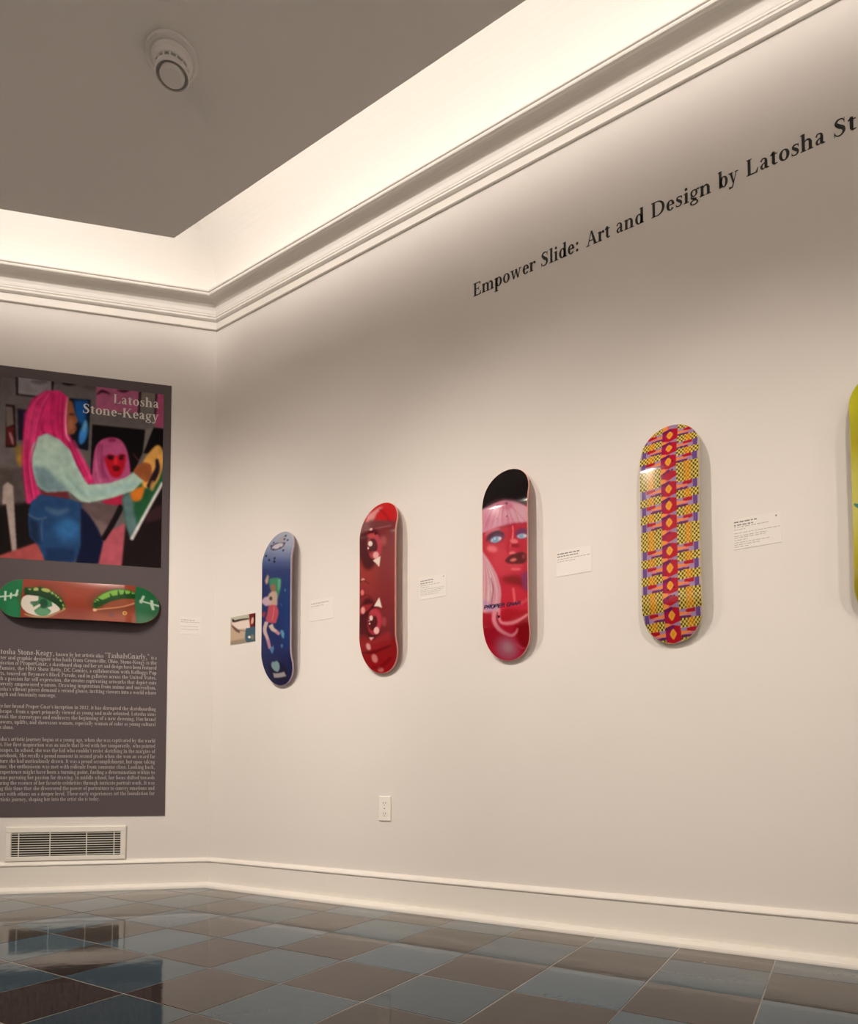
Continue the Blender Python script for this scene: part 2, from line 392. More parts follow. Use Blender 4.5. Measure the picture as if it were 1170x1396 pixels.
g('j', .29).stem(.16, -.05, X, top='l').path((.16, -.02, T), (.12, -.17, .07), (0, -.2, .04)).dot(.145, .635)
g('k', .57).stem(.13, 0, ASC, top='l', bot='f').bar(.18, .2, .42, X, .05).bar(.47, 0, .26, .29, .13); ser(GL['k'], .48, 0); ser(GL['k'], .43, X - SR, .17)
g('l', .30).stem(.15, 0, ASC, top='l', bot='f')
o = g('m', .87).stem(.13, 0, X, top='l', bot='f')
for dx in (0, .29): o.path((.16 + dx, .34, .03), (.27 + dx, .445, .05), (.38 + dx, .41, .09), (.42 + dx, .30, T)).stem(.42 + dx, 0, .33, bot='f')
g('n', .58).stem(.13, 0, X, top='l', bot='f').path((.16, .34, .03), (.27, .445, .05), (.38, .41, .09), (.42, .30, T)).stem(.42, 0, .33, bot='f')
g('o', .52).ring(.26, .23, .225, .245)
g('p', .55).stem(.13, -.24, X, top='l', bot='f').ring(.30, .23, .21, .245)
g('q', .55).stem(.41, -.24, X, bot='f').ring(.25, .23, .21, .245)
g('r', .41).stem(.13, 0, X, top='l', bot='f').path((.17, .32, .03), (.25, .42, .05), (.34, .44, .07)).dot(.345, .40, .06)
g('s', .41).path((.34, .37, .03), (.28, .44, .04), (.15, .43, .06), (.11, .34, .09), (.22, .25, .12), (.31, .15, .10), (.27, .04, .06), (.13, .02, .04), (.06, .10, .03)).rect(.325, .33, .35, .46).rect(.05, 0, .075, .14)
g('t', .36).stem(.16, .08, .55).path((.16, .12, T), (.20, .03, .07), (.33, .05, .03)).rect(.02, X - .04, .32, X).poly((.02, X - .03), (.15, .60), (.15, X - .03))
g('u', .58).stem(.13, .12, X, top='l').stem(.42, 0, X, top='l', bot='r').path((.13, .15, T), (.17, .04, .09), (.27, .02, .05), (.40, .12, .03))
g('v', .52).bar(.25, 0, .12, X, .07, .13).bar(.26, 0, .40, X, .06, .04); ser(GL['v'], .12, X - SR, .23); ser(GL['v'], .41, X - SR, .17)
o = g('w', .78).bar(.23, 0, .12, X, .07, .13).bar(.24, 0, .38, X, .06, .04).bar(.50, 0, .38, X, .07, .13).bar(.51, 0, .64, X, .06, .04); ser(o, .12, X - SR, .23); ser(o, .65, X - SR, .17)
o = g('x', .52).bar(.40, 0, .13, X, .14).bar(.10, 0, .40, X, .05); [ser(o, a, b, .19) for a, b in ((.10, 0), (.41, 0), (.13, X - SR), (.41, X - SR))]
o = g('y', .52).bar(.26, 0, .12, X, .07, .13).bar(.24, -.06, .41, X, .05, .04).path((.25, -.03, .05), (.19, -.16, .06), (.07, -.2, .05)).dot(.07, -.18, .05); ser(o, .12, X - SR, .23); ser(o, .42, X - SR, .17)
g('z', .46).rect(.05, 0, .41, .04).rect(.05, X - .04, .41, X).bar(.12, 0, .34, X, .14).rect(.385, 0, .41, .13).rect(.05, X - .13, .075, X)
g('A', .72).bar(.12, 0, .34, CAP, .045).bar(.58, 0, .35, CAP, .15, .10).rect(.19, .22, .50, .26); ser(GL['A'], .12, 0, .2); ser(GL['A'], .58, 0, .25)
g('B', .63).stem(.16, 0, CAP, .13, 'l', 'l').ring(.26, .52, .26, .17, -90, 90).ring(.26, .18, .31, .18, -90, 90).rect(.1, 0, .27, t).rect(.1, .345, .27, .38).rect(.1, CAP - t, .27, CAP)
g('C', .68).ring(.36, .345, .32, .36, 42, 318, .13).rect(.575, .48, .605, .69).rect(.575, .02, .605, .2)
g('D', .76).stem(.16, 0, CAP, .13, 'f', 'f').ring(.34, .345, .37, .345, -90, 90, .13).rect(.1, 0, .36, t).rect(.1, CAP - t, .36, CAP)
g('E', .62).stem(.16, 0, CAP, .13, 'f', 'f').rect(.1, 0, .54, t).rect(.1, .34, .42, .375).rect(.1, CAP - t, .52, CAP).poly((.54, 0), (.57, .19), (.54, .19), (.44, 0)).poly((.52, CAP), (.44, CAP), (.50, .53), (.525, .53)).rect(.40, .26, .425, .45)
g('F', .58).stem(.16, 0, CAP, .13, 'f', 'f').rect(.1, .33, .42, .37).rect(.1, CAP - t, .52, CAP).poly((.52, CAP), (.44, CAP), (.50, .53), (.525, .53)).rect(.40, .26, .425, .45)
g('G', .74).ring(.36, .345, .32, .36, 42, 318, .13).stem(.60, .04, .31, .12, 'f').rect(.575, .48, .605, .69)
g('H', .80).stem(.17, 0, CAP, .13, 'f', 'f').stem(.63, 0, CAP, .13, 'f', 'f').rect(.17, .33, .63, .37)
g('I', .36).stem(.18, 0, CAP, .13, 'f', 'f')
g('K', .74).stem(.16, 0, CAP, .13, 'f', 'f').bar(.22, .28, .58, CAP, .055).bar(.60, 0, .34, .42, .15); ser(GL['K'], .60, 0, .26); ser(GL['K'], .58, CAP - SR, .2)
g('L', .60).stem(.16, 0, CAP, .13, 'f', 'f').rect(.1, 0, .52, t).poly((.52, 0), (.56, .21), (.53, .21), (.42, 0))
o = g('M', .92).bar(.14, 0, .17, CAP, .045).stem(.76, 0, CAP, .13, 'f', 'f').bar(.44, 0, .20, CAP, .06, .14).bar(.45, 0, .72, CAP, .05); ser(o, .14, 0, .18); ser(o, .17, CAP - SR, .18)
o = g('N', .80).stem(.15, 0, CAP, .045, 'f', 'f').stem(.65, 0, CAP, .045, 'f', 'f').bar(.62, 0, .18, CAP, .15)
g('O', .77).ring(.385, .345, .345, .36, wx=.14)
g('P', .62).stem(.16, 0, CAP, .13, 'f', 'f').ring(.27, .50, .30, .19, -90, 90).rect(.1, .31, .28, .345).rect(.1, CAP - t, .28, CAP)
g('R', .70).stem(.16, 0, CAP, .13, 'f', 'f').ring(.27, .51, .28, .18, -90, 90).rect(.1, .33, .28, .365).rect(.1, CAP - t, .28, CAP).bar(.58, 0, .34, .36, .15); ser(GL['R'], .60, 0, .22)
g('S', .56).path((.45, .55, .03), (.38, .66, .04), (.22, .66, .07), (.14, .54, .11), (.25, .40, .15), (.40, .29, .14), (.43, .15, .11), (.33, .03, .06), (.17, .03, .04), (.08, .15, .03)).rect(.44, .49, .465, .69).rect(.065, 0, .09, .2)
g('T', .66).stem(.33, 0, CAP, .13, bot='f').rect(.05, CAP - t, .61, CAP).poly((.05, CAP), (.05, .5), (.075, .5), (.12, CAP)).poly((.61, CAP), (.54, CAP), (.585, .5), (.61, .5))
g('U', .76).stem(.17, .2, CAP, .13, 'f').stem(.61, .2, CAP, .045, 'f').ring(.385, .22, .28, .235, 180, 360, .13)
o = g('W', 1.0).bar(.30, 0, .14, CAP, .07, .14).bar(.31, 0, .48, CAP, .05).bar(.64, 0, .48, CAP, .07, .14).bar(.65, 0, .83, CAP, .05); ser(o, .14, CAP - SR, .24); ser(o, .83, CAP - SR, .18)
g('Z', .62).rect(.05, 0, .56, t).rect(.05, CAP - t, .56, CAP).bar(.14, 0, .46, CAP, .17).rect(.53, 0, .56, .18).rect(.05, .5, .08, CAP)
g('0', .52).ring(.26, .32, .22, .34); g('1', .5).stem(.26, 0, .65, bot='f').poly((.12, .56), (.22, .58), (.22, .65))
g('2', .5).path((.07, .48, .09), (.16, .62, .05), (.30, .61, .08), (.36, .48, T), (.26, .28, .09), (.08, .05, .05)).rect(.06, 0, .43, .09)
g('.', .26).dot(.13, .05); g(',', .26).dot(.13, .05).path((.17, .04, .06), (.16, -.06, .05), (.08, -.13, .02)); g(':', .30).dot(.15, .06, .072).dot(.15, .39, .072)
g("'", .22).path((.11, .7, .1), (.11, .6, .08), (.09, .5, .02)); g('"', .40).path((.12, .7, .09), (.12, .6, .07), (.1, .5, .02)).path((.27, .7, .09), (.27, .6, .07), (.25, .5, .02))
g('-', .36).rect(.05, .19, .31, .26); g('&', .70).path((.62, .36, .03), (.5, .1, .08), (.28, .02, .09), (.1, .14, .1), (.2, .34, .08), (.36, .5, .07), (.3, .66, .05), (.2, .56, .09), (.36, .3, .12), (.62, .03, .08))
def text_width(s, extra=0.0): return sum((GL[c].adv + extra) for c in s)
def glyph_mesh(mb, ch, frame, a, b, c, sx, sy, rel, depth=0.0):
    """adds one glyph with its origin at wall coordinates a, b; flat face at distance c from the wall"""
    for poly in GL[ch].q:
        n = len(poly)
        v = [frame.p(a + p[0] * sx, b + p[1] * sy, c) - rel for p in poly]
        fs = [tuple(range(n))]
        if depth:
            v += [frame.p(a + p[0] * sx, b + p[1] * sy, c - depth) - rel for p in poly]
            fs += [(k, k + n, (k + 1) % n + n, (k + 1) % n) for k in range(n)]
        mb.add(v, fs)

# ------------------------------------------------------------------ wall title
title = empty('title_lettering', FR.p(-0.6, 2.80, 0))
tag(title, 'long line of black serif vinyl lettering high on the right wall', 'lettering')
ZB, EM = 2.797, 0.087
words = [('Empower', 1.342, 1.040), ('Slide:', 1.019, .847), ('Art', .821, .719), ('and', .699, .586), ('Design', .563, .343), ('by', .321, .252), ('Latosha', .229, -.019), ('Stone-Keagy', -.038, -.46)]
for wd, y0, y1 in words:
    sx = (y0 - y1) / text_width(wd); a = -y0
    for ch in wd:
        mb = MB(); glyph_mesh(mb, ch, FR, a, ZB, 0.0012, sx, EM, title.location, 0.0012)
        mb.build('letter', MBLK, title); a += GL[ch].adv * sx

# ------------------------------------------------------------------ painting canvas for printed artwork
def boxblur(m, r):
    r = int(max(0, round(r)))
    if r < 1: return m
    for ax in (0, 1):
        for _ in range(2):
            p = np.pad(m, [(r + 1, r) if k == ax else (0, 0) for k in range(m.ndim)], mode='edge')
            c = np.cumsum(p, axis=ax)
            m = (np.take(c, range(2 * r + 1, c.shape[ax]), ax) - np.take(c, range(0, c.shape[ax] - 2 * r - 1), ax)) / (2 * r + 1)
    return m
class Art:
    def __init__(s, w, h, sc, bg):
        s.sc = sc; s.W, s.H = int(w * sc), int(h * sc)
        s.img = np.zeros((s.H, s.W, 3)); s.img[:] = np.array(bg) / 255
        s.yy, s.xx = np.mgrid[0:s.H, 0:s.W]; s.xx = (s.xx + .5) / sc; s.yy = (s.yy + .5) / sc
    def mask(s, m, col, alpha=1.0, soft=0):
        m = boxblur(m.astype(float), soft * s.sc * .5) * alpha
        s.img = s.img * (1 - m[..., None]) + (np.array(col) / 255) * m[..., None]; return s
    def pm(s, pts):
        m = np.zeros((s.H, s.W), bool); n = len(pts)
        P = np.array(pts, float)
        y0, y1 = max(int(P[:, 1].min() * s.sc) - 1, 0), min(int(P[:, 1].max() * s.sc) + 2, s.H); x0, x1 = max(int(P[:, 0].min() * s.sc) - 1, 0), min(int(P[:, 0].max() * s.sc) + 2, s.W)
        if y1 <= y0 or x1 <= x0: return m
        xs, ys = s.xx[y0:y1, x0:x1], s.yy[y0:y1, x0:x1]; sub = np.zeros(xs.shape, bool)
        for k in range(n):
            a, b = P[k], P[(k + 1) % n]
            if a[1] == b[1]: continue
            cnd = (a[1] > ys) != (b[1] > ys)
            sub ^= cnd & (xs < (b[0] - a[0]) * (ys - a[1]) / (b[1] - a[1]) + a[0])
        m[y0:y1, x0:x1] = sub; return m
    def poly(s, pts, col, alpha=1, soft=0, smooth=False):
        if smooth:
            q = list(pts); ext = [q[-1]] + q + [q[0], q[1]]; P = [np.array(p, float) for p in ext]; out = []
            for k in range(1, len(P) - 2):
                for u in np.arange(6) / 6:
                    a, b, c, d = P[k - 1:k + 3]
                    out.append(.5 * ((2 * b) + (c - a) * u + (2 * a - 5 * b + 4 * c - d) * u * u + (3 * b - a - 3 * c + d) * u ** 3))
            pts = out
        return s.mask(s.pm(pts), col, alpha, soft)
    def ell(s, cx, cy, rx, ry, col, alpha=1, soft=0, rot=0):
        a = math.radians(rot); dx, dy = s.xx - cx, s.yy - cy; u = dx * math.cos(a) + dy * math.sin(a); v = -dx * math.sin(a) + dy * math.cos(a)
        return s.mask((u / rx) ** 2 + (v / ry) ** 2 < 1, col, alpha, soft)
    def path(s, pts, col, alpha=1, soft=0, n=8):
        q = G(0); q.path(*pts, n=n); m = np.zeros((s.H, s.W), bool)
        for p in q.q: m |= s.pm(p)
        return s.mask(m, col, alpha, soft)
    def vgrad(s, stops, alpha=1):
        ys = [a for a, _ in stops]; g_ = np.stack([np.interp(s.yy, ys, [c[k] / 255 for _, c in stops]) for k in range(3)], -1)
        s.img = s.img * (1 - alpha) + g_ * alpha; return s
    def text(s, txt, x, y, ang, size, col, stretch=1.0, alpha=1):
        a = math.radians(ang); m = np.zeros((s.H, s.W), bool); cx = 0
        for ch in txt:
            for p in GL[ch].q:
                m |= s.pm([(x + (cx + q[0]) * size * stretch * math.cos(a) + q[1] * size * math.sin(a), y + (cx + q[0]) * size * stretch * math.sin(a) - q[1] * size * math.cos(a)) for q in p])
            cx += GL[ch].adv
        return s.mask(m, col, alpha)
    def sample(s, x, y):
        u = np.clip(np.asarray(x) * s.sc - .5, 0, s.W - 1.001); v = np.clip(np.asarray(y) * s.sc - .5, 0, s.H - 1.001)
        i, j = u.astype(int), v.astype(int); fu, fv = (u - i)[:, None], (v - j)[:, None]
        I = s.img
        return (I[j, i] * (1 - fu) + I[j, i + 1] * fu) * (1 - fv) + (I[j + 1, i] * (1 - fu) + I[j + 1, i + 1] * fu) * fv
def homog(quad):
    """unit square (u right, v down) to a quad TL TR BR BL"""
    src = [(0, 0), (1, 0), (1, 1), (0, 1)]; A = []; b = []
    for (u, v), (x, y) in zip(src, quad):
        A += [[u, v, 1, 0, 0, 0, -u * x, -v * x], [0, 0, 0, u, v, 1, -u * y, -v * y]]; b += [x, y]
    return np.append(np.linalg.solve(np.array(A, float), np.array(b, float)), 1).reshape(3, 3)
def warp(art, quad):
    H = homog(quad)
    def fn(u, v):
        w_ = H[2, 0] * u + H[2, 1] * v + H[2, 2]
        return art.sample((H[0, 0] * u + H[0, 1] * v + H[0, 2]) / w_, (H[1, 0] * u + H[1, 1] * v + H[1, 2]) / w_)
    return fn
def to_lin(c): c = np.clip(c, 0, 1); return np.where(c <= .04045, c / 12.92, ((c + .055) / 1.055) ** 2.4)
PRINT_GAIN = 0.80                                  # inks on board are a little darker than the colours mixed below
def set_print(o, rgb, gain=PRINT_GAIN):
    at = o.data.color_attributes.new('print', 'FLOAT_COLOR', 'POINT')
    a = np.ones((len(rgb), 4), np.float32); a[:, :3] = to_lin(rgb) * gain; at.data.foreach_set('color', a.ravel())

# ------------------------------------------------------------------ skateboard decks
DL, DW = 0.829, 0.208
def half_width(y):
    y = np.abs(y); y0 = DL / 2 - 0.128; tt = np.clip((y - y0) / (DL / 2 - y0), 0, 1)
    return DW / 2 * np.power(np.clip(1 - np.power(tt, 2.25), 0, 1), 1 / 2.0) * (1 - 0.012 * np.cos(y / y0 * math.pi / 2).clip(0))
def standoff(a, y):
    d = np.clip(np.abs(y) - 0.235, 0, None); r = .05
    k = np.where(d < r, d * d / (2 * r), d - r / 2) * 0.34
    u = a / (DW / 2)
    return 0.0735 - k - 0.0045 * u * u
def make_deck(label, frame, ca, cb, colour, edge_mat, horizontal=False, base=0.0, group=None, turn=0.0):
    """ca, cb: centre on the wall; colour(u, v) with u to the right and v down over the deck's bounding box as it hangs"""
    root = empty('skateboard_deck', frame.p(ca, cb, base)); rel = root.location.copy()
    tag(root, label, 'skateboard deck', group)
    NX, NY = 96, 380
    ph = np.linspace(-1, 1, NY + 1); ys = np.sign(ph) * (1 - np.power(1 - np.abs(ph), 1.12)) * DL / 2
    us = np.linspace(-1, 1, NX + 1)
    hw = half_width(ys); hw[0] = hw[-1] = 0.004
    A = us[None, :] * hw[:, None]; Yv = np.repeat(ys[:, None], NX + 1, 1)
    C = standoff(A, Yv) + base
    ctn, stn = math.cos(turn), math.sin(turn)
    def place(a, y, c):
        if horizontal: p, q = y, -a
        else: p, q = a, y
        p, q = p * ctn - q * stn, p * stn + q * ctn
        return frame.p(ca + p, cb + q, c) - rel
    V = [place(A[i, j], Yv[i, j], C[i, j]) for i in range(NY + 1) for j in range(NX + 1)]
    idx = lambda i, j: i * (NX + 1) + j
    F = [(idx(i, j), idx(i, j + 1), idx(i + 1, j + 1), idx(i + 1, j)) for i in range(NY) for j in range(NX)]
    if horizontal: F = [tuple(reversed(q)) for q in F] if False else F
    face = mobj('graphic_face', V, F, MDECK, root, True)
    if horizontal: u_, v_ = (Yv / DL + .5).ravel(), (A / DW + .5).ravel()
    else: u_, v_ = (A / DW + .5).ravel(), (.5 - Yv / DL).ravel()
    set_print(face, colour(u_, v_))
    # rim: outline loop, rounded over and back to the rear face
    loop = [(A[i, NX], ys[i]) for i in range(0, NY + 1, 3)] + [(A[i, 0], ys[i]) for i in range(NY, -1, -3)]
    th = 0.0115; rings = []
    for k, (grow, back) in enumerate(((0, 0), (.0012, .0012), (.0018, .004), (.0018, th - .003), (.0008, th - .0005), (-.003, th))):
        R = []
        for a, y in loop:
            l = math.hypot(a, max(0, abs(y) - .3) * (1 if y > 0 else -1)) or 1
            yy = max(0, abs(y) - .3) * (1 if y > 0 else -1)
            R.append(place(a + grow * a / l, y + grow * yy / l, float(standoff(np.array(a), np.array(y))) + base - back))
        rings.append(R)
    n = len(loop); V = [p for R in rings for p in R]; F = []
    for k in range(len(rings) - 1):
        for m_ in range(n):
            j = (m_ + 1) % n; F.append((k * n + m_, (k + 1) * n + m_, (k + 1) * n + j, k * n + j))
    half = n // 2; off = (len(rings) - 1) * n
    for m_ in range(half - 1): F.append((off + m_, off + n - 1 - m_, off + n - 2 - m_, off + m_ + 1))
    mobj('ply_edge', V, F, edge_mat, root, True)
    # the bracket that carries it
    for s_ in (-.17, .17):
        mb = MB()
        P = [place(da, s_ + dy, c) for c in (base, base + .0625) for da, dy in ((-.02, -.02), (.02, -.02), (.02, .02), (-.02, .02))]
        mb.hexa(P); mb.build('hanging_bracket', MSTEEL, root)
    return root

# --- deck with the blue night scene
a1 = Art(859, 1396, .5, (30, 45, 105))
a1.vgrad([(90, (176, 182, 198)), (230, (150, 160, 188)), (330, (95, 112, 158)), (430, (44, 62, 122)), (700, (26, 48, 112)), (1000, (28, 44, 104)), (1270, (34, 36, 86))])
a1.ell(330, 760, 60, 330, (36, 38, 96), .6, 60).ell(520, 760, 40, 260, (18, 62, 130), .6, 50)
a1.ell(425, 235, 56, 32, (92, 84, 104), 1, 3, -18).ell(426, 235, 44, 21, (196, 190, 204), 1, 3, -18)
a1.poly([(405, 195), (430, 160), (475, 140), (470, 205), (430, 212)], (160, 160, 168), .9, 6)
for x, y in ((385, 205), (372, 230), (400, 262), (450, 250), (474, 212), (468, 150), (466, 178), (492, 186)): a1.ell(x, y, 8, 8, (66, 58, 84), .9, 3)
for x, y in ((352, 313), (383, 347), (425, 335), (425, 360), (480, 272)): a1.ell(x, y, 7, 9, (24, 26, 46), 1, 2)
a1.poly([(352, 500), (372, 455), (384, 470), (376, 520), (362, 530)], (196, 166, 140), 1, 6)
a1.poly([(385, 500), (405, 484), (468, 486), (474, 540), (462, 600), (440, 650), (420, 600), (395, 560)], (58, 138, 104), 1, 8, True)
a1.poly([(452, 490), (472, 490), (466, 560), (452, 580)], (110, 180, 150), .9, 6)
a1.poly([(392, 545), (418, 520), (436, 545), (436, 590), (410, 600)], (150, 108, 84), 1, 6)
a1.poly([(392, 590), (440, 585), (448, 640), (442, 690), (385, 690), (372, 640)], (198, 168, 150), 1, 6, True)
a1.poly([(325, 655), (350, 625), (385, 622), (400, 660), (370, 690), (345, 680)], (206, 172, 186), 1, 6, True)
a1.ell(398, 634, 12, 15, (66, 66, 58), 1, 3)
a1.poly([(384, 690), (436, 686), (456, 730), (446, 790), (428, 818), (362, 800), (372, 740)], (196, 76, 94), 1, 5, True)
a1.path([(424, 690, 6), (418, 750, 7), (408, 800, 6)], (226, 130, 140), .8, 3)
a1.poly([(315, 748), (350, 730), (362, 735), (350, 772), (322, 770)], (150, 52, 78), 1, 6)
a1.path([(366, 806, 30), (350, 868, 30), (372, 930, 24), (392, 1005, 18)], (208, 180, 178), 1, 4)
a1.path([(376, 940, 22), (392, 1005, 18)], (196, 128, 156), 1, 6)
a1.path([(396, 828, 36), (412, 860, 30), (438, 878, 24), (462, 898, 20)], (214, 188, 172), 1, 4).path([(440, 880, 22), (464, 900, 18)], (200, 130, 156), 1, 5)
a1.poly([(468, 872), (486, 866), (498, 890), (496, 932), (480, 920)], (92, 152, 186), 1, 4).poly([(388, 1008), (420, 980), (422, 1010), (410, 1048)], (80, 130, 176), 1, 4)
a1.ell(480, 985, 8, 16, (96, 140, 190), .8, 4).ell(504, 572, 5, 12, (120, 170, 190), .7, 3).path([(470, 670, 4), (482, 690, 6)], (70, 120, 170), .8, 2)
a1.ell(425, 1175, 66, 78, (30, 24, 58), .85, 20)
a1.poly([(384, 1130), (396, 1102), (414, 1100), (434, 1094), (446, 1116), (440, 1150), (420, 1172), (396, 1160)], (138, 176, 184), 1, 4, True)
a1.path([(384, 1198, 34), (430, 1196, 32), (472, 1186, 34)], (182, 172, 176), 1, 5)
a1.img = np.clip(boxblur(a1.img, 1) * .92 + boxblur(a1.img, 1).mean(-1, keepdims=True) * .08, 0, 1)
ART1 = warp(a1, [(331, 146), (546, 87), (536, 1256), (320, 1279)])

# --- deck with the two red eyes
a2 = Art(776, 1396, .5, (146, 48, 50))
a2.vgrad([(60, (206, 34, 38)), (190, (196, 34, 40)), (215, (124, 52, 56)), (280, (126, 44, 50)), (540, (160, 58, 52)), (700, (150, 48, 50)), (1000, (112, 32, 42)), (1080, (160, 34, 38)), (1290, (172, 22, 30))])
a2.ell(320, 600, 70, 420, (128, 40, 46), .7, 60)
a2.poly([(150, 210), (150, 150), (230, 90), (262, 84), (222, 140), (206, 208), (182, 212)], (226, 150, 150), .95, 14)  # pale patch: a glint painted into the deck's colour
a2.poly([(262, 90), (330, 90), (352, 200), (300, 205), (240, 170)], (204, 24, 32), .9, 20).path([(230, 105, 8), (280, 140, 16), (340, 215, 12)], (150, 20, 30), .7, 8)
a2.poly([(110, 270), (180, 190), (352, 205), (352, 250), (190, 268), (110, 300)], (118, 56, 60), .8, 14).path([(112, 282, 6), (230, 264, 10), (352, 240, 8)], (170, 110, 110), .7, 6)
def red_eye(cy, flip):
    s_ = -1 if flip else 1
    a2.ell(205, cy + 20 * s_, 66, 150, (72, 10, 18), .95, 26, 8 * s_)
    a2.ell(150, cy - 10, 34, 110, (80, 16, 24), .8, 24)
    a2.ell(236, cy, 54, 96, (170, 44, 62), 1, 8, -6 * s_); a2.ell(240, cy - 6, 44, 80, (198, 62, 80), .7, 12)
    a2.ell(222, cy + 4, 34, 60, (84, 14, 24), 1, 10)
    a2.ell(228, cy + 62 * s_, 30, 26, (188, 60, 72), .8, 10)
red_eye(392, False); red_eye(930, True)
a2.ell(205, 374, 17, 20, (248, 226, 216), 1, 4).ell(190, 406, 6, 9, (240, 200, 190), 1, 2).ell(214, 315, 34, 18, (196, 64, 70), .9, 8).ell(204, 268, 13, 10, (240, 210, 200), .9, 4).ell(243, 304, 8, 9, (60, 8, 14), 1, 2)
a2.ell(246, 456, 22, 26, (240, 176, 170), 1, 6).poly([(222, 494), (280, 462), (270, 542), (250, 518)], (244, 226, 214), 1, 3)
a2.ell(300, 352, 22, 34, (190, 86, 90), .7, 14)
a2.ell(150, 632, 14, 12, (236, 160, 150), 1, 5).path([(112, 650, 8), (160, 640, 10), (200, 665, 5)], (110, 28, 34), .8, 4).ell(145, 722, 13, 20, (230, 120, 116), 1, 5).path([(112, 770, 8), (180, 740, 10), (220, 770, 8)], (116, 28, 34), .8, 5)
a2.poly([(112, 860), (150, 812), (230, 800), (190, 850), (120, 885)], (176, 44, 50), .8, 10).ell(150, 850, 16, 26, (240, 160, 154), 1, 6)
a2.poly([(230, 822), (270, 756), (290, 832), (258, 822)], (244, 228, 216), 1, 3)
a2.ell(211, 905, 14, 19, (246, 216, 206), 1, 4).ell(200, 945, 6, 8, (240, 190, 180), 1, 2).ell(196, 925, 4, 5, (240, 190, 180), 1, 2).ell(250, 994, 20, 26, (244, 190, 182), 1, 5).poly([(194, 1043), (232, 1043), (208, 1066)], (238, 196, 190), 1, 3).ell(305, 930, 16, 34, (180, 80, 90), .7, 12)
a2.poly([(104, 1080), (190, 1075), (250, 1050), (345, 990), (345, 1100), (220, 1140), (130, 1150)], (170, 40, 46), .7, 16)
a2.path([(120, 1150, 14), (220, 1140, 20), (345, 1095, 12)], (110, 14, 22), .7, 10)
a2.ell(182, 1106, 17, 24, (246, 176, 172), 1, 6).ell(211, 1186, 22, 30, (232, 140, 138), 1, 10).ell(238, 1262, 22, 18, (230, 130, 128), .9, 10).path([(180, 1240, 12), (230, 1250, 18), (330, 1180, 20)], (120, 10, 18), .6, 12)
ART2 = warp(a2, [(125, 92), (381, 20), (379, 1272), (121, 1300)])

# --- deck with the pink haired face
a3 = Art(838, 1396, .5, (196, 28, 56))
a3.ell(170, 620, 70, 160, (204, 34, 56), .8, 40).ell(250, 700, 100, 110, (216, 50, 74), .8, 50)
a3.poly([(80, 500), (90, 340), (150, 310), (240, 285), (330, 300), (400, 345), (400, 430), (300, 440), (190, 470), (110, 500)], (218, 150, 172), 1, 8)
a3.poly([(100, 500), (110, 410), (200, 340), (260, 300), (230, 380), (150, 440)], (206, 104, 136), .6, 30).ell(250, 420, 90, 22, (214, 130, 160), .7, 16).ell(330, 380, 50, 60, (224, 176, 186), .6, 24)
a3.ell(232, 330, 60, 24, (186, 66, 112), .6, 16)
a3.poly([(80, 0), (420, 0), (420, 345), (370, 318), (300, 292), (230, 286), (170, 308), (80, 356)], (12, 5, 8), 1, 12)
a3.path([(110, 325, 30), (220, 284, 24), (370, 305, 24)], (80, 56, 64), .55, 18)
for x, y, r in ((195, 332, 10), (252, 314, 8), (255, 396, 4), (190, 412, 3)): a3.ell(x, y, r, r * 1.1, (50, 8, 26), 1, 3)
a3.path([(96, 520, 14), (190, 478, 22), (300, 446, 14), (380, 440, 8)], (150, 24, 52), .6, 12)
a3.path([(292, 455, 8), (294, 500, 10), (290, 540, 12)], (250, 120, 124), .9, 5)
a3.path([(105, 520, 10), (150, 490, 26), (210, 478, 14)], (232, 130, 150), .7, 12)
a3.ell(182, 532, 56, 34, (86, 40, 84), .95, 14, -12).path([(118, 556, 6), (150, 516, 16), (200, 498, 20), (236, 514, 8)], (62, 14, 46), .9, 6)
a3.ell(184, 545, 38, 18, (186, 198, 216), 1, 6, -14).ell(180, 546, 17, 20, (120, 164, 200), 1, 5).ell(176, 540, 7, 8, (196, 226, 240), 1, 3).ell(210, 538, 8, 8, (240, 214, 224), 1, 3)
a3.ell(352, 505, 44, 34, (110, 46, 94), .95, 12, -8).ell(352, 522, 34, 15, (190, 202, 218), 1, 6, -6).ell(345, 522, 14, 15, (140, 172, 206), 1, 5).ell(370, 520, 8, 7, (226, 214, 224), 1, 3)
a3.ell(158, 605, 36, 22, (246, 120, 130), .9, 16, 14).ell(300, 556, 26, 16, (244, 130, 136), .9, 10, 10)
a3.ell(308, 585, 26, 12, (140, 4, 22), .8, 8).path([(276, 596, 8), (278, 570, 8)], (240, 90, 110), .7, 6)
a3.path([(266, 560, 12), (258, 600, 16), (268, 640, 12)], (176, 8, 36), .7, 12)
a3.ell(290, 634, 22, 12, (246, 130, 132), .9, 8)
a3.poly([(244, 682), (276, 646), (310, 636), (350, 624), (376, 640), (376, 680), (350, 700), (280, 702)], (96, 8, 18), 1, 6, True)
a3.ell(296, 676, 22, 11, (232, 120, 116), 1, 6, -10).ell(360, 655, 10, 16, (170, 56, 66), .8, 6).ell(310, 712, 50, 10, (206, 70, 80), .7, 8).ell(312, 735, 34, 10, (246, 110, 120), .9, 10)
a3.poly([(215, 790), (300, 770), (360, 790), (380, 850), (330, 850), (240, 820)], (130, 6, 20), .85, 22)
a3.poly([(345, 770), (400, 730), (400, 880), (360, 870), (350, 820)], (136, 44, 98), .95, 14)
a3.poly([(225, 840), (330, 840), (400, 900), (400, 1010), (210, 1010)], (206, 34, 60), .8, 20)
a3.path([(294, 855, 14), (300, 900, 16), (305, 950, 12)], (246, 110, 112), .9, 6).path([(305, 960, 16), (350, 950, 18), (390, 925, 18)], (238, 110, 120), .6, 12)
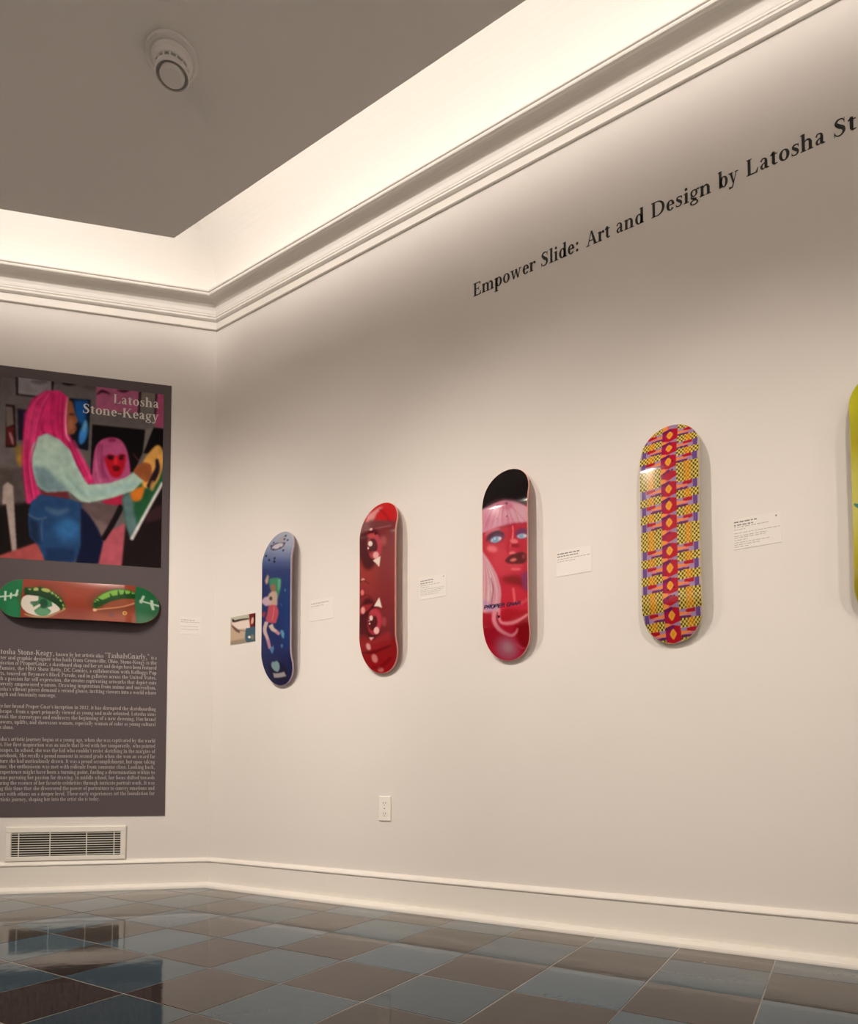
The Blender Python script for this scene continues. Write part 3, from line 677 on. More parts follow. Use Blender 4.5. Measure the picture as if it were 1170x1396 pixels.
a3.poly([(80, 600), (110, 640), (150, 700), (190, 770), (214, 850), (218, 900), (212, 960), (205, 1020), (150, 1030), (80, 1010)], (224, 162, 176), 1, 8)
a3.path([(112, 660, 12), (152, 760, 24), (150, 860, 34), (130, 940, 30)], (226, 196, 196), .8, 16).path([(150, 790, 6), (164, 860, 9), (158, 930, 8), (150, 980, 6)], (140, 62, 100), .9, 5)
a3.path([(90, 940, 40), (140, 985, 34), (200, 975, 24)], (190, 150, 196), .8, 16)
a3.poly([(205, 1010), (260, 990), (390, 1000), (390, 1060), (300, 1080), (220, 1070)], (176, 10, 32), .85, 16)
a3.poly([(85, 1020), (160, 1010), (160, 1080), (230, 1160), (180, 1240), (100, 1200)], (176, 22, 44), .9, 16)
a3.poly([(300, 1100), (400, 1040), (400, 1260), (340, 1260), (300, 1180)], (142, 6, 18), .9, 22)
a3.path([(178, 1000, 26), (170, 1060, 28), (200, 1120, 26), (265, 1155, 18), (300, 1140, 14), (318, 1110, 8)], (236, 144, 158), 1, 7)
a3.path([(208, 990, 12), (204, 1050, 16), (225, 1080, 20), (290, 1078, 22), (350, 1050, 16), (390, 1020, 12)], (240, 138, 152), 1, 6).path([(192, 1010, 6), (192, 1060, 9), (206, 1100, 6)], (150, 60, 90), .9, 4)
a3.ell(232, 1235, 74, 76, (178, 104, 128), .85, 44).ell(238, 1228, 34, 32, (192, 140, 150), .8, 24).path([(290, 1200, 8), (330, 1232, 12), (372, 1226, 8)], (206, 80, 110), .8, 6)
r3 = np.random.default_rng(5)
for k in range(16):
    f_ = k / 15; xb = 96 + f_ * 280; j_ = r3.normal(0, 5)
    a3.path([(236 + (f_ - .5) * 60, 300, 3), (150 + f_ * 170 + j_, 360, 5), (xb, 474 - f_ * 34 + j_, 3)], (188, 84, 124) if k % 2 else (238, 190, 202), .45, 3, n=4)
for k in range(8):
    f_ = k / 7; a3.path([(92 + 10 * f_, 640 + 20 * f_, 3), (108 + 70 * f_, 780, 5), (104 + 100 * f_, 900, 5), (100 + 90 * f_, 985, 3)], (196, 104, 136) if k % 2 else (242, 206, 208), .5, 3, n=4)
a3.ell(201, 1040, 8, 9, (24, 4, 12), 1, 2)
SANS = {'P': [[(0, 0), (0, 1), (.7, 1), (.8, .75), (.7, .5), (0, .5)]], 'R': [[(0, 0), (0, 1), (.7, 1), (.8, .75), (.7, .5), (0, .5)], [(.4, .5), (.8, 0)]],
        'O': [[(.1, 0), (0, .5), (.1, 1), (.7, 1), (.8, .5), (.7, 0), (.1, 0)]], 'E': [[(.8, 0), (0, 0), (0, 1), (.8, 1)], [(0, .5), (.6, .5)]],
        'G': [[(.8, .85), (.7, 1), (.1, 1), (0, .5), (.1, 0), (.8, 0), (.8, .45), (.45, .45)]], 'N': [[(0, 0), (0, 1), (.8, 0), (.8, 1)]], 'A': [[(0, 0), (.4, 1), (.8, 0)], [(.15, .35), (.65, .35)]], ' ': []}
cx_ = 0
for ch in 'PROPER GNAR':                                             # wide slanted capitals across the chest
    for pl in SANS[ch]:
        for p_, q_ in zip(pl[:-1], pl[1:]):
            e_ = [(106 + (cx_ + x_ + .22 * y_) * 21, 992 - y_ * 22 - (cx_ + x_) * 2.6) for x_, y_ in (p_, q_)]
            a3.path([(*e_[0], 6.5), (*e_[1], 6.5)], (34, 28, 60), .95, 0, n=2)
    cx_ += .55 if ch == ' ' else 1.08
ART3 = warp(a3, [(90, 105), (381, 24), (390, 1293), (96, 1324)])

# --- deck with the woven geometric cloth pattern
VC = [(.057, 1), (.123, 1), (.194, 1), (.256, 0), (.316, 1), (.393, 1), (.472, 1), (.534, 0), (.595, 1), (.674, 1), (.757, 1), (.819, 0), (.879, 1), (.962, 1)]
def ART4(u, v):
    v = v + (u - .5) * 0.012
    n = len(u); col = np.zeros((n, 3)); cs = np.array([c for c, _ in VC]); dia = np.array([d for _, d in VC])
    bounds = np.concatenate([[cs[0] - .04], [cs[k] + (cs[k + 1] - cs[k]) * (.57 if dia[k] > dia[k + 1] else .43 if dia[k] < dia[k + 1] else .5) for k in range(len(cs) - 1)], [cs[-1] + .04]])
    k = np.clip(np.searchsorted(bounds, v) - 1, 0, len(cs) - 1)
    lo, hi = bounds[k], bounds[k + 1]; d = np.clip((v - (lo + hi) / 2) / ((hi - lo) / 2), -1, 1); isd = dia[k] > 0
    C = lambda r, g_, b: np.array((r, g_, b)) / 255.
    # centre column
    mid = (u > .37) & (u < .63)
    cc = np.where((u < .46)[:, None], C(168, 22, 84), C(190, 22, 52)); cc = np.where(((d > .3) & (u > .42))[:, None], C(196, 20, 44), cc); cc = np.where(((d < -.45) & (u < .52))[:, None], C(116, 28, 92), cc)
    thr = np.where(isd, .74, .38)
    ol = (u < .52) & (np.abs(d) > thr + (1 - thr) * np.clip((u - .37) / .15, 0, 1)); orr = (u > .48) & (np.abs(d) > thr + (1 - thr) * np.clip((.63 - u) / .15, 0, 1))
    cc = np.where(ol[:, None], C(255, 158, 74), cc); cc = np.where((ol & (u > .45))[:, None], C(244, 108, 112), cc); cc = np.where(orr[:, None], C(170, 140, 176), cc)
    dm = isd & ((np.abs(u - .497) / .056) ** 1.3 + (np.abs(d) / .56) ** 1.3 < 1); cc = np.where(dm[:, None], C(254, 172, 62), cc)
    dm2 = isd & ((np.abs(u - .497) / .026) + (np.abs(d) / .3) < 1); cc = np.where(dm2[:, None], C(240, 160, 30), cc)
    # side columns
    uu = np.where(u < .5, u, 1 - u); qq = np.clip((uu - .11) / .26, 0, 1)
    sd = np.where(u < .5, d, d)
    chk = (np.floor(u / .030) + np.floor(v / .0098)) % 2 < 1
    warmth = np.exp(-((uu - .19) / .06) ** 2)[:, None]
    ce = C(244, 220, 112) * (1 - warmth) + C(252, 190, 60) * warmth; cd_ = C(84, 72, 28) * (1 - warmth) + C(206, 128, 36) * warmth
    ch = np.where(chk[:, None], ce, cd_)
    e = sd / .5
    wz = np.where((uu < .105)[:, None], C(112, 78, 148), C(176, 146, 186)); wz = np.where((uu < .03)[:, None], C(196, 178, 190), wz)
    wz = np.where(((e < -.05) & (qq > .02) & (qq < .62) & (e > -1 + .2 * qq))[:, None], C(190, 26, 48), wz)
    wz = np.where(((np.abs(e + .05) < .62 * (qq - .25)) & (qq > .25))[:, None], C(255, 148, 78), wz)
    wz = np.where(((e > .45) & (qq > .3))[:, None], C(112, 48, 98), wz)
    wz = np.where(((e > .12) & (e < .5) & (qq > .25) & (qq < .6))[:, None], C(226, 128, 150), wz)
    side = np.where(((np.abs(sd) > .5) | ~isd)[:, None], ch, wz)
    col = np.where(mid[:, None], cc, side)
    for hu, hv in ((.44, .205), (.56, .195), (.42, .245), (.56, .235), (.46, .772), (.56, .764), (.46, .808), (.56, .80)):
        col = np.where((((u - hu) * DW) ** 2 + ((v - hv) * DL) ** 2 < .0032 ** 2)[:, None], C(60, 12, 30), col)
    return col

# --- yellow-green deck
def ART5(u, v):
    st = [(0, (186, 188, 28)), (.12, (196, 194, 44)), (.3, (186, 176, 44)), (.42, (208, 204, 96)), (.6, (212, 206, 108)), (.75, (188, 176, 56)), (1, (168, 150, 40))]
    col = np.stack([np.interp(v, [a for a, _ in st], [c[k] / 255 for _, c in st]) for k in range(3)], -1)
    for cu, cv, ru, rv in ((.13, .535, .11, .010), (.26, .528, .10, .016), (.42, .54, .09, .012), (.60, .525, .13, .018)):
        m_ = ((u - cu) / ru) ** 2 + ((v - cv - .02 * np.sin(u * 14)) / rv) ** 2 < 1
        col = np.where(m_[:, None], np.array((58, 128, 116)) / 255, col)
    return col

# --- the deck with the green lidded eyes, hung lengthwise on the poster
a6 = Art(2300, 880, .3, (152, 66, 46))
a6.ell(1150, 380, 420, 300, (158, 64, 42), .8, 160).ell(1000, 560, 300, 160, (142, 58, 44), .6, 120).ell(1500, 600, 320, 140, (166, 86, 62), .8, 100)
a6.poly([(-60, 0), (318, 0), (300, 250), (262, 700), (-60, 700)], (34, 122, 78), 1, 6)
a6.poly([(60, 380), (262, 360), (250, 700), (80, 700)], (44, 138, 90), .6, 40).path([(60, 350, 8), (160, 346, 8), (262, 340, 8)], (24, 90, 60), .7, 6)
a6.path([(0, 305, 24), (100, 306, 22), (245, 296, 22)], (206, 228, 208), 1, 6)
for a, b, c, d, w_ in ((52, 232, 46, 368, 34), (134, 262, 132, 348, 30), (236, 228, 206, 322, 34)): a6.path([(a, b, w_), ((a + c) / 2, (b + d) / 2, w_), (c, d, w_)], (206, 228, 208), 1, 6)
a6.ell(560, 360, 310, 190, (116, 62, 36), .6, 60)
a6.poly([(330, 270), (350, 210), (450, 215), (560, 205), (700, 260), (800, 330), (862, 420), (880, 500), (790, 510), (640, 420), (480, 330)], (40, 84, 30), 1, 12, True)
for x, y, rx, ry, r in ((410, 245, 30, 18, 0), (490, 240, 34, 30, 0), (620, 248, 62, 26, 12), (700, 284, 28, 14, 30), (748, 318, 24, 13, 40), (786, 352, 20, 12, 45), (818, 392, 18, 14, 50), (845, 460, 16, 22, 0)): a6.ell(x, y, rx, ry, (174, 186, 100), 1, 8, r)
a6.poly([(285, 410), (310, 345), (360, 318), (430, 305), (540, 325), (680, 392), (806, 505), (730, 560), (610, 600), (490, 596), (370, 552), (300, 480)], (228, 220, 208), 1, 5, True)
a6.ell(578, 462, 128, 138, (58, 128, 84), 1, 6).ell(578, 540, 100, 56, (98, 164, 120), .8, 24).ell(590, 432, 56, 66, (12, 76, 50), 1, 14).ell(470, 420, 54, 34, (70, 110, 84), .9, 10)
a6.poly([(415, 500), (545, 432), (552, 462), (470, 520), (440, 545)], (228, 220, 208), 1, 4).poly([(640, 486), (706, 466), (716, 400), (806, 505), (730, 552), (690, 530)], (228, 220, 208), 1, 4).poly([(392, 330), (470, 306), (520, 340), (512, 392), (420, 396)], (228, 220, 208), 1, 5, True)
a6.path([(340, 268, 80), (440, 286, 64), (560, 300, 76), (680, 350, 82), (780, 420, 66), (850, 502, 22)], (12, 60, 26), 1, 8)
for a, b, c, d in ((360, 260, 345, 200), (440, 270, 430, 226), (540, 270, 545, 196), (660, 320, 690, 276), (720, 350, 745, 305), (770, 390, 800, 350), (810, 440, 850, 410)): a6.path([(a, b, 34), ((a + c) / 2, (b + d) / 2, 22), (c, d, 6)], (12, 60, 26), 1, 4)
a6.path([(330, 572, 18), (480, 612, 24), (650, 604, 24), (780, 552, 18), (872, 512, 16)], (178, 150, 100), .9, 8).ell(860, 500, 22, 18, (196, 150, 84), .9, 8)
OX = 1072.5
def off(P): return [(p[0] + OX,) + tuple(p[1:]) for p in P]
a6.ell(OX + 430, 400, 330, 180, (116, 58, 36), .6, 60)
a6.poly(off([(170, 470), (200, 370), (320, 275), (480, 228), (640, 240), (760, 290), (760, 350), (560, 360), (420, 390), (300, 450), (220, 500)]), (40, 92, 28), 1, 10, True)
a6.poly(off([(190, 425), (225, 360), (330, 285), (480, 240), (640, 250), (730, 290), (600, 300), (420, 330), (290, 390)]), (126, 182, 70), 1, 10, True)
a6.path(off([(190, 455, 74), (300, 415, 62), (420, 368, 52), (560, 336, 58), (740, 326, 66)]), (20, 74, 24), 1, 8)
for a, b, c, d in ((250, 420, 205, 385), (290, 400, 225, 350), (430, 360, 395, 285), (520, 340, 505, 240), (590, 330, 590, 245), (660, 320, 680, 250)): a6.path(off([(a, b, 40), ((a + c) / 2, (b + d) / 2, 24), (c, d, 6)]), (20, 74, 24), 1, 4)
a6.poly(off([(300, 465), (420, 400), (560, 372), (730, 362), (725, 420), (520, 470), (330, 495)]), (150, 78, 52), 1, 10)
a6.path(off([(175, 515, 40), (230, 512, 22), (330, 500, 18), (520, 480, 16), (640, 452, 18), (720, 418, 22)]), (208, 142, 100), 1, 8).ell(OX + 195, 518, 26, 20, (228, 190, 150), 1, 8)
a6.ell(OX + 595, 560, 30, 26, (218, 172, 84), 1, 3).ell(OX + 595, 560, 16, 13, (170, 92, 56), 1, 3).ell(OX + 412, 582, 24, 30, (116, 72, 92), .8, 14)
a6.poly(off([(742, 0), (1300, 0), (1300, 880), (755, 880), (722, 400)]), (28, 106, 64), 1, 8).poly(off([(742, 420), (900, 420), (900, 720), (760, 720)]), (44, 118, 78), .6, 40)
a6.path(off([(780, 378, 24), (900, 402, 20), (1042, 434, 26)]), (196, 216, 196), 1, 6).path(off([(838, 305, 34), (820, 345, 34), (795, 412, 36)]), (186, 208, 188), 1, 6).path(off([(938, 358, 38), (940, 420, 44), (958, 495, 34)]), (196, 216, 196), 1, 6)
ART6 = warp(a6, [(-56, 71), (2107, 199), (2100, 701), (-70, 596)])

ME1 = paint('ply_lilac', srgb((196, 176, 190)), 0.5, .05, 0); ME2 = paint('ply_rose', srgb((238, 170, 158)), 0.5, .05, 0)
ME4 = paint('ply_maple', srgb((214, 198, 150)), 0.5, .05, 0); ME5 = paint('ply_olive', srgb((196, 190, 120)), 0.5, .05, 0); ME6 = paint('ply_umber', srgb((120, 66, 50)), 0.5, .05, 0)
GRP = 'skateboard decks hung along the right wall'
make_deck('dark blue skateboard deck with a small leaping figure in red shorts', FR, -2.482, 1.527, ART1, ME1, group=GRP)
make_deck('red skateboard deck printed with two large glossy cartoon eyes', FR, -1.825, 1.534, ART2, ME2, group=GRP)
make_deck('black-topped skateboard deck with a red face and long pink hair', FR, -1.163, 1.529, ART3, ME2, group=GRP)
make_deck('skateboard deck in yellow, crimson and purple woven-cloth pattern with orange diamonds', FR, -.499, 1.528, ART4, ME4, group=GRP)
make_deck('yellow-green skateboard deck cut off by the right edge of the photo', FR, .166, 1.528, ART5, ME5, group=GRP)

# ------------------------------------------------------------------ poster on the left wall
PR, PL_, PB, PT = -0.250, -1.200, 0.407, 2.909
post = empty('poster', FL.p((PR + PL_) / 2, PB, 0)); rel = post.location.copy()
tag(post, 'tall grey text panel with a photo of a pink-haired painter at top', 'poster')
mb = MB(); FL.box(mb, PL_, PR, PB, PT, 0, .004, rel); mb.build('panel', MPOST, post)
ap = Art(1163, 1400, .5, (106, 99, 99))
ap.poly([(0, 120), (1060, 260), (1060, 300), (0, 160)], (96, 88, 88), 1, 10)
ap.poly([(100, 140), (345, 170), (340, 250), (345, 180), (330, 300), (105, 275)], (30, 24, 28)).poly([(116, 146), (328, 176), (328, 290), (116, 268)], (140, 136, 140), 1, 3).ell(250, 190, 60, 16, (70, 64, 70), .5, 12)
ap.path([(396, 196, 14), (440, 206, 16), (488, 202, 8)], (28, 22, 26), 1, 3)
ap.poly([(38, 332), (96, 340), (106, 606), (38, 606)], (34, 22, 26)).poly([(38, 345), (82, 350), (90, 460), (42, 480)], (116, 104, 102), 1, 4).poly([(42, 480), (90, 470), (98, 590), (42, 596)], (92, 30, 34), 1, 10).path([(62, 510, 14), (76, 550, 18), (84, 590, 10)], (170, 130, 130), .9, 5)
ap.poly([(112, 360), (170, 370), (170, 560), (118, 560)], (34, 26, 46), 1, 6).poly([(150, 380), (170, 380), (170, 540), (156, 540)], (110, 40, 100), .8, 8)
ap.poly([(90, 600), (170, 580), (170, 700), (110, 700)], (150, 120, 50), .7, 16).ell(130, 690, 22, 40, (180, 130, 60), .7, 10)
ap.poly([(440, 295), (576, 304), (560, 626), (440, 600)], (16, 24, 40)).poly([(470, 305), (560, 312), (545, 440), (520, 470), (480, 420)], (26, 92, 160), 1, 16).ell(530, 520, 26, 70, (60, 130, 196), 1, 10, 14).ell(540, 470, 14, 40, (110, 170, 210), .9, 8, 10)
ap.poly([(612, 212), (884, 238), (880, 392), (608, 372)], (168, 96, 128), 1, 3).poly([(884, 238), (996, 256), (986, 476), (880, 392)], (118, 110, 106), 1, 3).poly([(996, 256), (1060, 262), (1060, 486), (984, 476)], (170, 84, 120), 1, 3)
ap.poly([(884, 236), (898, 240), (888, 390), (876, 388)], (50, 32, 40), 1, 2).poly([(988, 256), (1000, 258), (990, 400), (980, 398)], (50, 32, 40), 1, 2)
ap.path([(615, 272, 6), (650, 250, 18), (700, 268, 6)], (56, 20, 40), .9, 4).path([(745, 244, 6), (790, 250, 18), (835, 236, 6)], (56, 20, 40), .9, 4)
ap.poly([(588, 462), (922, 496), (905, 640), (850, 760), (576, 780)], (10, 6, 9)).poly([(922, 496), (975, 482), (915, 640)], (128, 120, 116), 1, 3).poly([(975, 482), (1060, 492), (1040, 640), (912, 644)], (14, 8, 12))
ap.poly([(595, 830), (596, 650), (630, 570), (700, 542), (770, 560), (812, 640), (828, 770), (800, 830), (700, 850)], (182, 84, 132), 1, 5, True).path([(640, 600, 20), (620, 720, 26), (640, 830, 20)], (206, 118, 160), .8, 10).ell(712, 562, 26, 16, (120, 30, 70), .7, 8)
ap.poly([(664, 632), (720, 618), (792, 640), (790, 730), (760, 790), (712, 790), (676, 720)], (182, 20, 44), 1, 6, True).path([(672, 655, 12), (700, 665, 14), (730, 660, 8)], (60, 8, 26), 1, 4).path([(752, 655, 8), (775, 660, 12), (792, 655, 8)], (60, 8, 26), 1, 4).ell(735, 690, 14, 26, (224, 50, 60), .8, 8).path([(715, 735, 8), (738, 730, 14), (765, 738, 8)], (90, 4, 18), 1, 4)
ap.poly([(640, 640), (660, 590), (720, 572), (785, 596), (808, 650), (770, 648), (740, 662), (700, 648), (668, 664)], (186, 88, 136), 1, 6, True).ell(704, 676, 17, 9, (40, 6, 22), 1, 4, 8).ell(770, 676, 15, 9, (40, 6, 22), 1, 4, -6).ell(740, 748, 20, 8, (84, 4, 18), 1, 4).path([(660, 650, 14), (655, 740, 18), (690, 820, 14)], (150, 58, 104), .7, 6)
ap.poly([(640, 950), (780, 900), (800, 970), (740, 1000)], (176, 40, 76), 1, 10)
ap.poly([(0, 950), (200, 950), (260, 1220), (0, 1310)], (26, 19, 19), 1, 8).poly([(0, 740), (160, 740), (165, 960), (0, 980)], (84, 74, 72), .9, 20)
ap.poly([(20, 850), (50, 825), (85, 850), (110, 1268), (78, 1272), (40, 965), (16, 970)], (168, 154, 148), 1, 4)
ap.poly([(500, 950), (770, 975), (660, 1180), (640, 1200), (520, 1050)], (100, 84, 86), 1, 8).poly([(560, 1030), (700, 1110), (660, 1180), (600, 1090)], (128, 108, 108), .8, 14)
ap.poly([(0, 1312), (0, 1290), (245, 1205), (320, 1330), (0, 1330)], (168, 84, 84), 1, 6).poly([(660, 1160), (800, 1080), (790, 1390), (600, 1390), (640, 1250)], (172, 88, 100), 1, 8)
ap.poly([(780, 960), (800, 1080), (770, 1400), (1060, 1400), (1060, 800)], (30, 18, 22), 1, 6).poly([(930, 1020), (1040, 960), (1030, 1060), (920, 1090)], (66, 40, 46), .8, 14)
ap.path([(775, 975, 36), (715, 1090, 34), (652, 1192, 30)], (20, 12, 16), 1, 3)
ap.poly([(776, 930), (900, 790), (1035, 650), (1040, 830), (835, 1195), (800, 1100)], (40, 92, 60), 1, 4).poly([(776, 930), (840, 860), (850, 1020), (880, 1120), (835, 1195), (800, 1100)], (98, 124, 128), .95, 14)
ap.poly([(900, 720), (955, 628), (1005, 590), (1040, 640), (1036, 730), (990, 840), (950, 860), (905, 850)], (222, 170, 92), 1, 6, True).poly([(835, 884), (915, 855), (900, 930), (860, 950), (836, 930)], (206, 124, 44), 1, 6, True)
ap.path([(996, 680, 16), (1000, 740, 30), (975, 800, 40), (940, 860, 22)], (44, 26, 40), 1, 4).ell(968, 850, 16, 34, (206, 160, 90), .8, 8, 10)
ap.path([(1034, 828, 20), (930, 1015, 20), (834, 1192, 22)], (206, 206, 202), 1, 3)
ap.poly([(148, 520), (160, 400), (205, 300), (290, 246), (380, 246), (436, 290), (440, 520), (500, 640), (570, 740), (600, 838), (520, 840), (440, 660), (330, 540), (270, 530), (230, 600), (205, 720), (230, 830), (262, 900), (240, 960), (170, 965), (146, 760)], (212, 52, 118), 1, 6, False)
ap.path([(170, 560, 20), (165, 700, 26), (190, 900, 30)], (164, 30, 84), .7, 16).path([(230, 340, 20), (205, 460, 30), (180, 620, 16)], (238, 96, 150), .6, 16).path([(330, 270, 30), (360, 380, 40), (370, 500, 30)], (196, 40, 104), .7, 20).path([(280, 420, 6), (270, 500, 10), (340, 545, 6)], (150, 26, 76), .8, 6).path([(470, 560, 14), (530, 690, 20), (580, 810, 16)], (232, 96, 150), .6, 10)
ap.poly([(428, 296), (462, 318), (478, 390), (498, 440), (480, 462), (490, 490), (468, 524), (428, 524)], (150, 94, 68), 1, 4).path([(438, 400, 5), (455, 396, 9), (476, 402, 4)], (50, 24, 20), .9, 3).ell(450, 460, 16, 30, (182, 120, 88), .6, 10).path([(470, 492, 5), (486, 488, 7)], (120, 50, 50), .9, 2)
ap.path([(430, 288, 6), (418, 400, 10), (422, 520, 10), (445, 570, 8)], (234, 184, 196), .9, 3)
ap.poly([(196, 690), (205, 600), (240, 540), (300, 516), (380, 555), (455, 630), (490, 720), (560, 842), (700, 832), (790, 800), (852, 764), (912, 818), (850, 880), (720, 925), (570, 956), (515, 950), (440, 886), (290, 892), (240, 850), (212, 770)], (170, 196, 186), 1, 5, False)
ap.poly([(215, 720), (300, 740), (400, 840), (470, 900), (430, 886), (285, 890), (235, 830)], (112, 138, 148), .85, 26).path([(420, 780, 16), (500, 870, 26), (560, 930, 16)], (126, 160, 160), .6, 16).path([(560, 900, 30), (700, 880, 40), (860, 830, 30)], (150, 184, 186), .6, 16).ell(300, 590, 60, 40, (188, 210, 196), .6, 26)
ap.poly([(256, 872), (300, 892), (430, 886), (446, 935), (270, 922)], (112, 48, 54), 1, 6)
ap.poly([(184, 1000), (200, 950), (255, 905), (440, 932), (520, 962), (512, 1090), (520, 1250), (470, 1335), (288, 1326), (244, 1225), (190, 1175), (180, 1080)], (40, 74, 116), 1, 5, False)
ap.ell(430, 1130, 80, 70, (58, 116, 170), .8, 40).path([(290, 990, 20), (360, 1020, 40), (440, 1000, 20)], (92, 120, 146), .6, 16).path([(180, 1030, 6), (240, 1060, 8), (300, 1050, 6)], (120, 130, 150), .7, 3).path([(270, 1060, 5), (266, 1130, 7), (270, 1200, 5)], (110, 126, 150), .6, 3).poly([(190, 1060), (240, 1080), (250, 1220), (195, 1170)], (24, 36, 62), .8, 20).poly([(290, 1240), (480, 1250), (470, 1335), (290, 1326)], (26, 48, 84), .8, 24)
ap.poly([(515, 985), (570, 1040), (620, 1120), (656, 1205), (625, 1345), (480, 1340), (515, 1230)], (14, 22, 54), 1, 6)
ap.poly([(848, 752), (900, 705), (955, 715), (962, 770), (935, 825), (905, 812), (880, 790)], (156, 92, 54), 1, 5, True).path([(845, 645, 8), (880, 690, 10)], (110, 50, 40), .9, 3)
rng = np.random.default_rng(3)
def strands(P0, P1, n, col, wdt, alpha):
    for _ in range(n):
        f_ = rng.random(); j = rng.normal(0, 6, 2)
        ap.path([(a[0] * (1 - f_) + b[0] * f_ + j[0], a[1] * (1 - f_) + b[1] * f_ + j[1], wdt) for a, b in zip(P0, P1)], col, alpha, 3, n=5)
strands([(300, 250), (200, 320), (160, 480), (155, 700), (180, 940)], [(320, 255), (270, 380), (235, 560), (200, 700), (235, 930)], 9, (150, 24, 74), 5, .55)
strands([(300, 250), (200, 320), (160, 480), (155, 700), (180, 940)], [(320, 255), (270, 380), (235, 560), (200, 700), (235, 930)], 7, (240, 110, 160), 4, .5)
strands([(330, 255), (320, 350), (320, 440), (340, 530)], [(415, 280), (410, 360), (405, 450), (410, 560)], 9, (160, 28, 80), 5, .5)
strands([(450, 560), (500, 680), (550, 780)], [(430, 580), (480, 700), (540, 820)], 5, (150, 26, 76), 5, .5)
strands([(620, 580), (605, 680), (620, 800)], [(660, 600), (655, 700), (680, 810)], 7, (130, 44, 90), 4, .6)
nz_ = np.kron(rng.normal(0, 1, (ap.H // 10 + 2, ap.W // 10 + 2)), np.ones((10, 10)))[:ap.H, :ap.W]
nz_ = boxblur(nz_, 6) * .06 + boxblur(rng.normal(0, 1, (ap.H, ap.W)), 1) * .04
ap.img = np.clip(np.power(boxblur(ap.img, 2), 1.12) * (1 + nz_[..., None]), 0, 1)
PFN = warp(ap, [(9, 150), (1040, 272), (1022, 1371), (-22, 1303)])
def print_plane(name, frame, a0, a1, b0, b1, c, nx, ny, fn, mat, parent, rel):
    us, vs_ = np.linspace(0, 1, nx + 1), np.linspace(0, 1, ny + 1); U, Vv = np.meshgrid(us, vs_)
    P = [frame.p(a0 + (a1 - a0) * u, b1 + (b0 - b1) * v, c) - rel for u, v in zip(U.ravel(), Vv.ravel())]
    F = [(i * (nx + 1) + j, (i + 1) * (nx + 1) + j, (i + 1) * (nx + 1) + j + 1, i * (nx + 1) + j + 1) for i in range(ny) for j in range(nx)]
    o = mobj(name, P, F, mat, parent); set_print(o, fn(U.ravel(), Vv.ravel()), 1.05); return o
print_plane('printed_photo', FL, -1.146, -.292, 1.828, 2.851, .0045, 250, 290, PFN, MPHOTO, post, rel)
for s_, s0, b in (('Latosha', -.566, 2.766), ('Stone-Keagy', -.728, 2.690)):
    sx = (-.316 - s0) / text_width(s_); a = s0
    for ch in s_:
        mb = MB(); glyph_mesh(mb, ch, FL, a, b, .0052, sx, .078, rel); mb.build('letter', MTXT, post); a += GL[ch].adv * sx
paras = [(1.2965, .0287, [
    '@Latosha Stone-Keagy, @known by her artistic alias @"TashaIsGnarly," @is a',
    'skater and graphic designer who hails from Greenville, Ohio. Stone-Keagy is the',
    'inspiration of @ProperGnar, @a skateboard shop and her art and design have been featured',
    'in Zumiez, the HBO Show Betty, DC Comics, a collaboration with Kelloggs Pop',
    "Tarts, toured on Beyonce's Black Parade, and in galleries across the United States.",
    'With a passion for self-expression, she creates captivating artworks that depict cute',
    '& fiercely empowered women. Drawing inspiration from anime and surrealism,',
    "Latosha's vibrant pieces demand a second glance, inviting viewers into a world where",
    'strength and femininity converge.']),
    (1.003, .0292, [
    "Since her brand Proper Gnar's inception in 2012, it has disrupted the skateboarding",
    'landscape - from a sport primarily viewed as young and male oriented. Latosha aims',
    'to break the stereotypes and embraces the beginning of a new dawning. Her brand',
    'empowers, uplifts, and showcases women, especially women of color as young cultural',
    'icons alone.']),
    (.822, .0298, [
    "Latosha's artistic journey began at a young age, when she was captivated by the world",
    'of art. Her first inspiration was an uncle that lived with her temporarily, who painted',
    'landscapes. In school, she was the kid who couldn\'t resist sketching in the margins of',
    'her notebook. She recalls a proud moment in second grade when she won an award for',
    'a picture she had meticulously drawn. It was a proud accomplishment, but upon taking',
    'it home, the enthusiasm was met with ridicule from someone close. Looking back,',
    'this experience might have been a turning point, fueling a determination within to',
    'continue pursuing her passion for drawing. In middle school, her focus shifted towards',
    'capturing the essence of her favorite celebrities through intricate portrait work. It was',
    'during this time that she discovered the power of portraiture to convey emotions and',
    'connect with others on a deeper level. These early experiences set the foundation for',
    'her artistic journey, shaping her into the artist she is today.'])]
for z0, lead, lines in paras:
    mb = MB()
    for k, ln in enumerate(lines):
        b = z0 - k * lead; bold = False; a0, a1 = -1.146, -.306
        wid = 0
        for m_, seg in enumerate(ln.split('@')): wid += text_width(seg) * ((1.5 if len(seg) > 16 and k == 0 else 1.2) if m_ % 2 else 1)
        last = k == len(lines) - 1
        sx = .0215 if last else (a1 - a0) / wid
        a = a0
        for m_, seg in enumerate(ln.split('@')):
            kb = (1.5 if len(seg) > 16 and k == 0 else 1.2) if m_ % 2 else 1
            for ch in seg:
                glyph_mesh(mb, ch, FL, a, b, .0052, sx * kb, {1: .030, 1.2: .034, 1.5: .042}[kb], rel); a += GL[ch].adv * sx * kb
    tag(mb.build('body_text', MTX2, post), kind='stuff')
make_deck('green-ended skateboard deck with two painted eyes, mounted sideways on the grey poster', FL, -.710, 1.5935, ART6, ME6, horizontal=True, base=.004)

